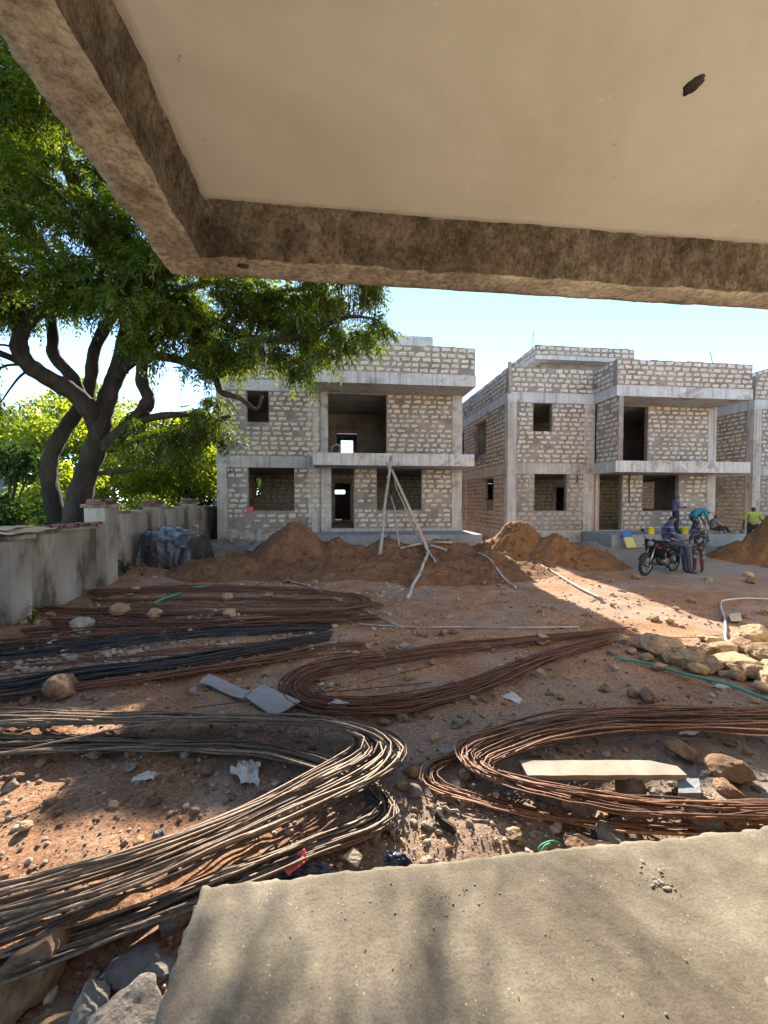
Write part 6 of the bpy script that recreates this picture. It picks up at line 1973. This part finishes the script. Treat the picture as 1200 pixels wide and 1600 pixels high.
# ================================================================ MOTORCYCLE
mc = surf_px(1027, 897)
MZ = surf(mc.x, mc.y)
def motorcycle(loc, ang):
    """built pointing along -X (front wheel towards -X)"""
    Mx = Matrix.Translation(loc) @ Matrix.Rotation(ang, 4, 'Z') @ Matrix.Rotation(math.radians(5), 4, 'X')
    e = empty('motorcycle', loc, 'parked dark motorcycle with a black apron and a man sitting on it', 'motorcycle', None, ang)
    mk = lambda nm, c, ro=.4, me_=0.0: simple(nm, tuple(x * .8 for x in c), c, 9, ro, .05, 30, .002, metal=me_)
    black = mk('black_paint', (.02, .02, .022), .35); rub = mk('rubber', (.022, .021, .02), .85); chrome = mk('chrome', (.30, .30, .30), .35, 1.0)
    eng = mk('engine_alloy', (.16, .155, .15), .45, .6); redp = mk('red_plastic', (.35, .02, .02), .3); seatm = mk('seat_vinyl', (.018, .018, .02), .6)
    apron = mk('apron_cloth', (.014, .015, .022), .8); glass = mk('lamp_glass', (.22, .22, .21), .15)
    def P(name, mb, m, par=e, sm=True): return obj(name, mb, m, par, sm, Mx)
    for x, nm in ((-.64, 'front'), (.62, 'rear')):
        mb = MB(); prof = []
        for k in range(9):
            q = math.pi * 2 * k / 8
            prof.append((.255 + .045 * math.cos(q), .042 * math.sin(q)))
        n = 28; vs = []; fs = []
        for i in range(n):
            a = 2 * math.pi * i / n
            for k in range(8):
                r, y = prof[k]
                vs.append((x + r * math.cos(a), y, .30 + r * math.sin(a)))
        for i in range(n):
            for k in range(8):
                fs.append((i * 8 + k, ((i + 1) % n) * 8 + k, ((i + 1) % n) * 8 + (k + 1) % 8, i * 8 + (k + 1) % 8))
        mb.add(vs, fs); w = P('wheel', mb, rub)
        mb = MB()
        ring = [(x + .218 * math.cos(2 * math.pi * i / 24), 0, .30 + .218 * math.sin(2 * math.pi * i / 24)) for i in range(25)]
        mb.tube(ring, .014, 6); obj('rim', mb, chrome, w, True, Mx)
        for k in range(14):
            a = 2 * math.pi * k / 14
            mb = MB(); s = .03 * (1 if k % 2 else -1)
            mb.tube([(x + .03 * math.cos(a), s, .30 + .03 * math.sin(a)), (x + .215 * math.cos(a + .25), 0, .30 + .215 * math.sin(a + .25))], .003, 4)
            obj('spoke', mb, chrome, w, False, Mx)
        mb = MB(); mb.lathe([(.02, -.07), (.055, -.05), (.055, .05), (.02, .07)], (x, 0, .30), 12, 'Y'); obj('hub', mb, eng, w, True, Mx)
    for s in (-1, 1):
        mb = MB(); mb.tube([(-.64, .075 * s, .30), (-.56, .075 * s, .52), (-.44, .075 * s, .84)], [.024, .024, .018], 8); P('fork', mb, chrome)
        mb = MB(); mb.tube([(.62, .11 * s, .32), (.46, .12 * s, .62)], [.026, .022], 8); P('shock_absorber', mb, black)
        mb = MB(); mb.tube([(-.40, .06 * s, .96), (-.38, .26 * s, 1.02), (-.28, .36 * s, 1.0)], .012, 8); P('handlebar', mb, chrome)
        mb = MB(); mb.tube([(-.30, .34 * s, 1.0), (-.20, .39 * s, .99)], .019, 8); P('grip', mb, rub)
        mb = MB(); mb.tube([(-.36, .27 * s, 1.02), (-.42, .31 * s, 1.16)], .006, 6)
        mi = P('mirror_stalk', mb, black)
        mb = MB(); V, F = ico(2); mb.add([(-.43 + .018 * v.x, .32 * s + .055 * v.y, 1.20 + .038 * v.z) for v in V], F); obj('mirror', mb, black, mi, True, Mx)
        mb = MB(); mb.tube([(-.46, .10 * s, .80), (-.47, .19 * s, .80)], .012, 6)
        mb.add([(-.48 + .03 * v.x, .21 * s + .03 * v.y, .80 + .025 * v.z) for v in V], F); P('indicator', mb, redp)
        mb = MB(); mb.tube([(-.02, .1 * s, .28), (.0, .26 * s, .27)], .014, 6); P('footrest', mb, rub)
    mb = MB(); pts = []
    for k in range(9):
        a = math.radians(25 + k * 16)
        pts.append((-.64 + .325 * math.cos(a), 0, .30 + .325 * math.sin(a)))
    for p_ in range(8):
        a, b = pts[p_], pts[p_ + 1]
        mb.box((0, -.055, 0), (1, .055, 1), Matrix(((b[0] - a[0], 0, .012 * (b[2] - a[2]) / .09, a[0]), (0, 1, 0, 0), (b[2] - a[2], 0, .012 * -(b[0] - a[0]) / .09, a[2]), (0, 0, 0, 1))))
    P('front_mudguard', mb, black)
    mb = MB(); mb.tube([(.40, 0, .60), (.62, 0, .64), (.84, 0, .58), (.94, 0, .46)], [.05, .07, .07, .05], 8); P('rear_mudguard', mb, black)
    mb = MB(); mb.tube([(.84, 0, .66), (.90, 0, .655)], [.05, .04], 8); P('tail_light', mb, redp)
    mb = MB(); mb.lathe([(.03, .08), (.075, .05), (.085, -.03), (.082, -.05)], (-.50, 0, .88), 14, 'X'); hl = P('headlight', mb, black)
    mb = MB(); mb.lathe([(.078, -.052), (.05, -.066), (.005, -.07)], (-.50, 0, .88), 14, 'X'); obj('lens', mb, glass, hl, True, Mx)
    mb = MB(); mb.tube([(-.44, 0, .92), (-.30, 0, .74), (-.16, 0, .40), (.06, 0, .24), (.24, 0, .26), (.34, 0, .58)], .026, 8)
    mb.tube([(-.40, 0, .84), (.10, 0, .74), (.60, 0, .68), (.86, 0, .68)], .024, 8); P('frame', mb, black)
    mb = MB(); V, F = ico(3)
    mb.add([(-.14 + .27 * v.x, .125 * v.y * (1.1 - .25 * v.x), .82 + .115 * v.z * (1 - .18 * v.x)) for v in V], F); P('fuel_tank', mb, black)
    mb = MB(); mb.lathe([(.02, .035), (.032, .03), (.032, 0)], (-.18, 0, .92), 10); P('fuel_cap', mb, chrome)
    mb = MB(); ss = [(.06, .82, .10), (.22, .80, .125), (.46, .81, .13), (.70, .85, .115), (.82, .86, .08)]
    vs = []; fs = []
    for (x, z, w) in ss:
        vs += [(x, -w, z - .055), (x, -w * .92, z), (x, -w * .5, z + .025), (x, w * .5, z + .025), (x, w * .92, z), (x, w, z - .055)]
    for i in range(len(ss) - 1):
        for k in range(6): fs.append((i * 6 + k, i * 6 + (k + 1) % 6, i * 6 + 6 + (k + 1) % 6, i * 6 + 6 + k))
    fs += [tuple(range(5, -1, -1)), tuple((len(ss) - 1) * 6 + k for k in range(6))]
    mb.add(vs, fs); P('seat', mb, seatm)
    mb = MB()
    for s in (-1, 1): mb.tube([(.52, .13 * s, .78), (.78, .14 * s, .84), (.98, .08 * s, .86)], .011, 6)
    mb.tube([(.98, -.08, .86), (.98, .08, .86)], .011, 6); P('grab_rail', mb, chrome)
    mb = MB(); mb.lathe([(.07, -.13), (.11, -.12), (.12, 0), (.11, .12), (.07, .13)], (.10, 0, .36), 14, 'Y')
    P('crankcase', mb, eng)
    mb = MB()
    for k in range(6):
        mb.lathe([(.055, 0), (.085, .004), (.085, .012), (.055, .016)], (-.02, 0, .46 + k * .03), 12)
    mb.lathe([(.05, 0), (.06, .06), (.05, .2)], (-.02, 0, .45), 10); P('cylinder', mb, eng)
    mb = MB(); mb.tube([(-.08, .07, .50), (-.17, .10, .40), (-.10, .13, .24), (.20, .14, .22), (.48, .15, .28), (.86, .16, .36)], [.018, .018, .018, .022, .04, .042], 10); P('exhaust', mb, chrome)
    for s in (-1, 1):
        mb = MB(); V, F = ico(2); mb.add([(.32 + .15 * v.x, .115 * s + .02 * v.y, .60 + .085 * v.z) for v in V], F); P('side_panel', mb, black)
        mb = MB(); mb.tube([(.10, .08 * s, .28), (.62, .09 * s, .30)], .022, 8); P('swing_arm', mb, black)
    mb = MB(); mb.tube([(.06, -.1, .26), (.10, -.24, .02)], .012, 6); P('side_stand', mb, chrome)
    # black apron hung over the tank and crash bar
    nx_, ny_ = 9, 12; vs = []; fs = []
    for j in range(ny_ + 1):
        y = -.30 + .60 * j / ny_
        for i in range(nx_ + 1):
            t = i / nx_
            x = -.36 - .10 * math.sin(t * 2.2) + .22 * t
            z = .98 - .50 * t - .10 * abs(y) + .018 * math.sin(y * 30 + t * 4)
            vs.append((x + .10 * abs(y), y * (1 - .25 * t), z))
    o = len(vs); vs += [(a + .012, b, c) for a, b, c in vs]
    for j in range(ny_):
        for i in range(nx_):
            k = j * (nx_ + 1) + i
            fs.append((k, k + 1, k + nx_ + 2, k + nx_ + 1)); fs.append((o + k, o + k + nx_ + 1, o + k + nx_ + 2, o + k + 1))
    w = nx_ + 1
    ring = list(range(w)) + [w * j + nx_ for j in range(1, ny_ + 1)] + [w * ny_ + i for i in range(nx_ - 1, -1, -1)] + [w * j for j in range(ny_ - 1, 0, -1)]
    for k in range(len(ring)):
        p, q = ring[k], ring[(k + 1) % len(ring)]; fs.append((p, o + p, o + q, q))
    mb = MB(); mb.add(vs, fs); P('apron', mb, apron)
    mb = MB(); mb.box((.955, -.1, .40), (.97, .1, .52)); P('number_plate', mb, mk('plate_paint', (.55, .5, .1), .5))
    return e, Mx
bike_ang = math.radians(20)
bike, BMx = motorcycle(Vector((mc.x + .05, mc.y, MZ + .0)), bike_ang)
# rider sitting sideways on the saddle, legs to the right, back half turned to the camera
sp_ = BMx @ Vector((.25, 0, .80))
seat_rel = sp_.z - MZ
k_ = .98
def rz_of(a): return math.radians(a)
ph = (seat_rel + .10) / k_
person('person in navy striped shirt sitting on the motorcycle facing right', (sp_.x, sp_.y, MZ), rz_of(62),
       dict(pelvis=(0, .06, ph), spine=(0, .05, ph + .18), chest=(0, -.01, ph + .38), neck=(0, -.06, ph + .52), skull=(0, -.10, ph + .62), crown=(0, -.10, ph + .70), nose=(0, -.20, ph + .605),
            hipL=(.10, -.02, ph - .02), hipR=(-.10, -.02, ph - .02), kneeL=(.13, -.40, ph - .08), kneeR=(-.13, -.42, ph - .10), ankL=(.12, -.46, .10), ankR=(-.12, -.52, .09), toeL=(.13, -.63, .04), toeR=(-.13, -.70, .035),
            shL=(.19, -.02, ph + .43), shR=(-.19, -.02, ph + .43), elL=(.25, -.13, ph + .18), elR=(-.26, -.10, ph + .18), wrL=(.14, -.34, ph + .08), wrR=(-.15, -.33, ph + .08), paL=(.10, -.41, ph + .06), paR=(-.11, -.41, ph + .06)), k_,
       [('shirt', SHIRT + ['farm'], 'striped_shirt', .02), ('trousers', PANTS, 'denim', .018), ('shoe', ['foot'], 'shoe', .012)])
# boy standing and facing the rider
bp_ = surf_px(1091, 893)
person('small boy in dark patterned shirt and wine red leggings beside the motorcycle rider', (bp_.x, bp_.y, surf(bp_.x, bp_.y) - .005), rz_of(-58),
       dict(elR=(-.22, -.14, 1.14), wrR=(-.18, -.36, 1.05), paR=(-.17, -.44, 1.04), elL=(.26, .0, 1.12), wrL=(.20, -.12, .90), paL=(.18, -.16, .83), skull=(0, -.01, 1.58), crown=(0, 0, 1.66), nose=(0, -.11, 1.59)), .77,
       [('shirt', SHIRT, 'camo_shirt', .02), ('trousers', ['hip', 'thigh'], 'camo_trousers', .016), ('leggings', ['shin'], 'wine_trousers', .014), ('shoe', ['foot'], 'shoe', .01)])

# ================================================================ BUCKETS AND RUBBLE ON THE PLATFORM
def bucket(label, u, y, m, r=.14, h=.27, v=834, rim=None):
    p = at_y(u, v, y)
    e = empty('bucket', (p.x, y, PZ), label, 'bucket')
    mb = MB(); c = (p.x, y, PZ + .003)
    mb.lathe([(r * .78, 0), (r * .8, .01), (r, h * .93), (r * 1.06, h * .94), (r * 1.06, h), (r * .95, h), (r * .93, h * .9), (r * .74, .02)], c, 18)
    obj('shell', mb, M[m], e, True)
    mb = MB(); mb.tube([(p.x + r * 1.05 * math.cos(a), y - .02 - .05 * math.sin(a), PZ + h * .9 + .09 * math.sin(a)) for a in np.linspace(0, math.pi, 11)], .004, 5)
    obj('handle', mb, M['dark_iron'], e)
bucket('yellow bucket standing alone at the left of the front platform', 1017, 15.45, 'yellow_plastic')
bucket('yellow bucket beside the bending person and the green bucket', 1070, 15.40, 'yellow_plastic')
bucket('bright green bucket behind the right yellow bucket', 1061, 15.75, 'green_plastic', .12, .24)
bucket('blue and white bucket under the bending person', 1084, 15.30, 'bucket_blue', .15, .16)
# yellow and blue printed sack leaning on the platform
q0 = Vector(at_y(979, 866, 14.72)); q0.z = float(gheight(q0.x, q0.y)) + .02
e = empty('printed_sack', q0, 'yellow and blue board leaning on the front platform left of the motorcycle', 'board')
ax = Vector((.36, -.03, .02)); up_ = Vector((-.05, .28, .62))
sheet_obj('panel', [q0, q0 + ax, q0 + ax + up_ * .62, q0 + up_ * .62], .05, M['sheet_yellow'], None, None, 6, 6, .012, 41, parent=e)
sheet_obj('top_panel', [q0 + up_ * .625, q0 + ax + up_ * .625, q0 + ax * .98 + up_, q0 + ax * .06 + up_ * .98], .05, M['sheet_blue'], None, None, 6, 4, .012, 42, parent=e)
pk = bp_ + Vector((-.42, .1, 0))
sheet_obj('blue_bag', [pk + Vector((-.16, 0, .42)), pk + Vector((.14, -.02, .40)), pk + Vector((.16, .02, .66)), pk + Vector((-.10, .02, .72))], .10, flatmat('bag_blue', (.03, .09, .19)), 'blue bag held between the rider and the boy', 'bag', 10, 8, .05, 43)
rb = random.Random(9)
GB = 'block fragments lying along the front platform'
for i in range(11):
    u = 1096 + i * 6.5 + rb.uniform(-3, 3); y = rb.uniform(15.25, 15.45)
    p = at_y(u, 834, y); s = rb.uniform(.10, .19)
    tag(link('block_fragment', rb.choice(ROCKS['limestone' if i % 3 == 0 else 'grey_stone']), None, Matrix.Translation((p.x, y, PZ + s * .5)) @ Matrix.Rotation(rb.uniform(0, 6), 4, 'Z') @ Matrix.Diagonal((s * 1.3, s, s * .8, 1))), 'pale broken block fragment lying along the right end of the front platform', 'fragment', GB)
for (u, y, s, lb) in [(982, 15.6, .16, 'single pale block fragment near the doorway on the front platform')]:
    p = at_y(u, 834, y)
    tag(link('block_fragment', ROCKS['grey_stone'][4], None, Matrix.Translation((p.x, y, PZ + s * .4)) @ Matrix.Diagonal((s * 1.4, s, s * .7, 1))), lb, 'fragment')
# purple cloth hanging at the side window of the middle house
pc = Vector((7.46, 21.45, 4.02))
sheet_obj('cloth', [pc + Vector((-.05, .1, -.30)), pc + Vector((-.05, -.42, -.26)), pc + Vector((-.06, -.38, .12)), pc + Vector((-.06, .05, .10))], .04, M['purple_cloth'], 'purple cloth hung over the upper side window sill of the middle house', 'cloth', 8, 6, .05, 51)
# rubble at the foot of the nearest house
for i in range(16):
    x = -4.6 + i * .24 + rb.uniform(-.1, .1); y = rb.uniform(15.7, 16.8); s = rb.uniform(.06, .13)
    tag(link('stone', rb.choice(ROCKS['grey_stone']), None, Matrix.Translation((x, y, surf(x, y) + s * .35)) @ Matrix.Rotation(rb.uniform(0, 6), 4, 'Z') @ Matrix.Diagonal((s * 1.2, s, s * .8, 1))), 'grey stone lying on the rubble bank at the foot of the nearest house', 'stone', 'stones on the rubble bank')
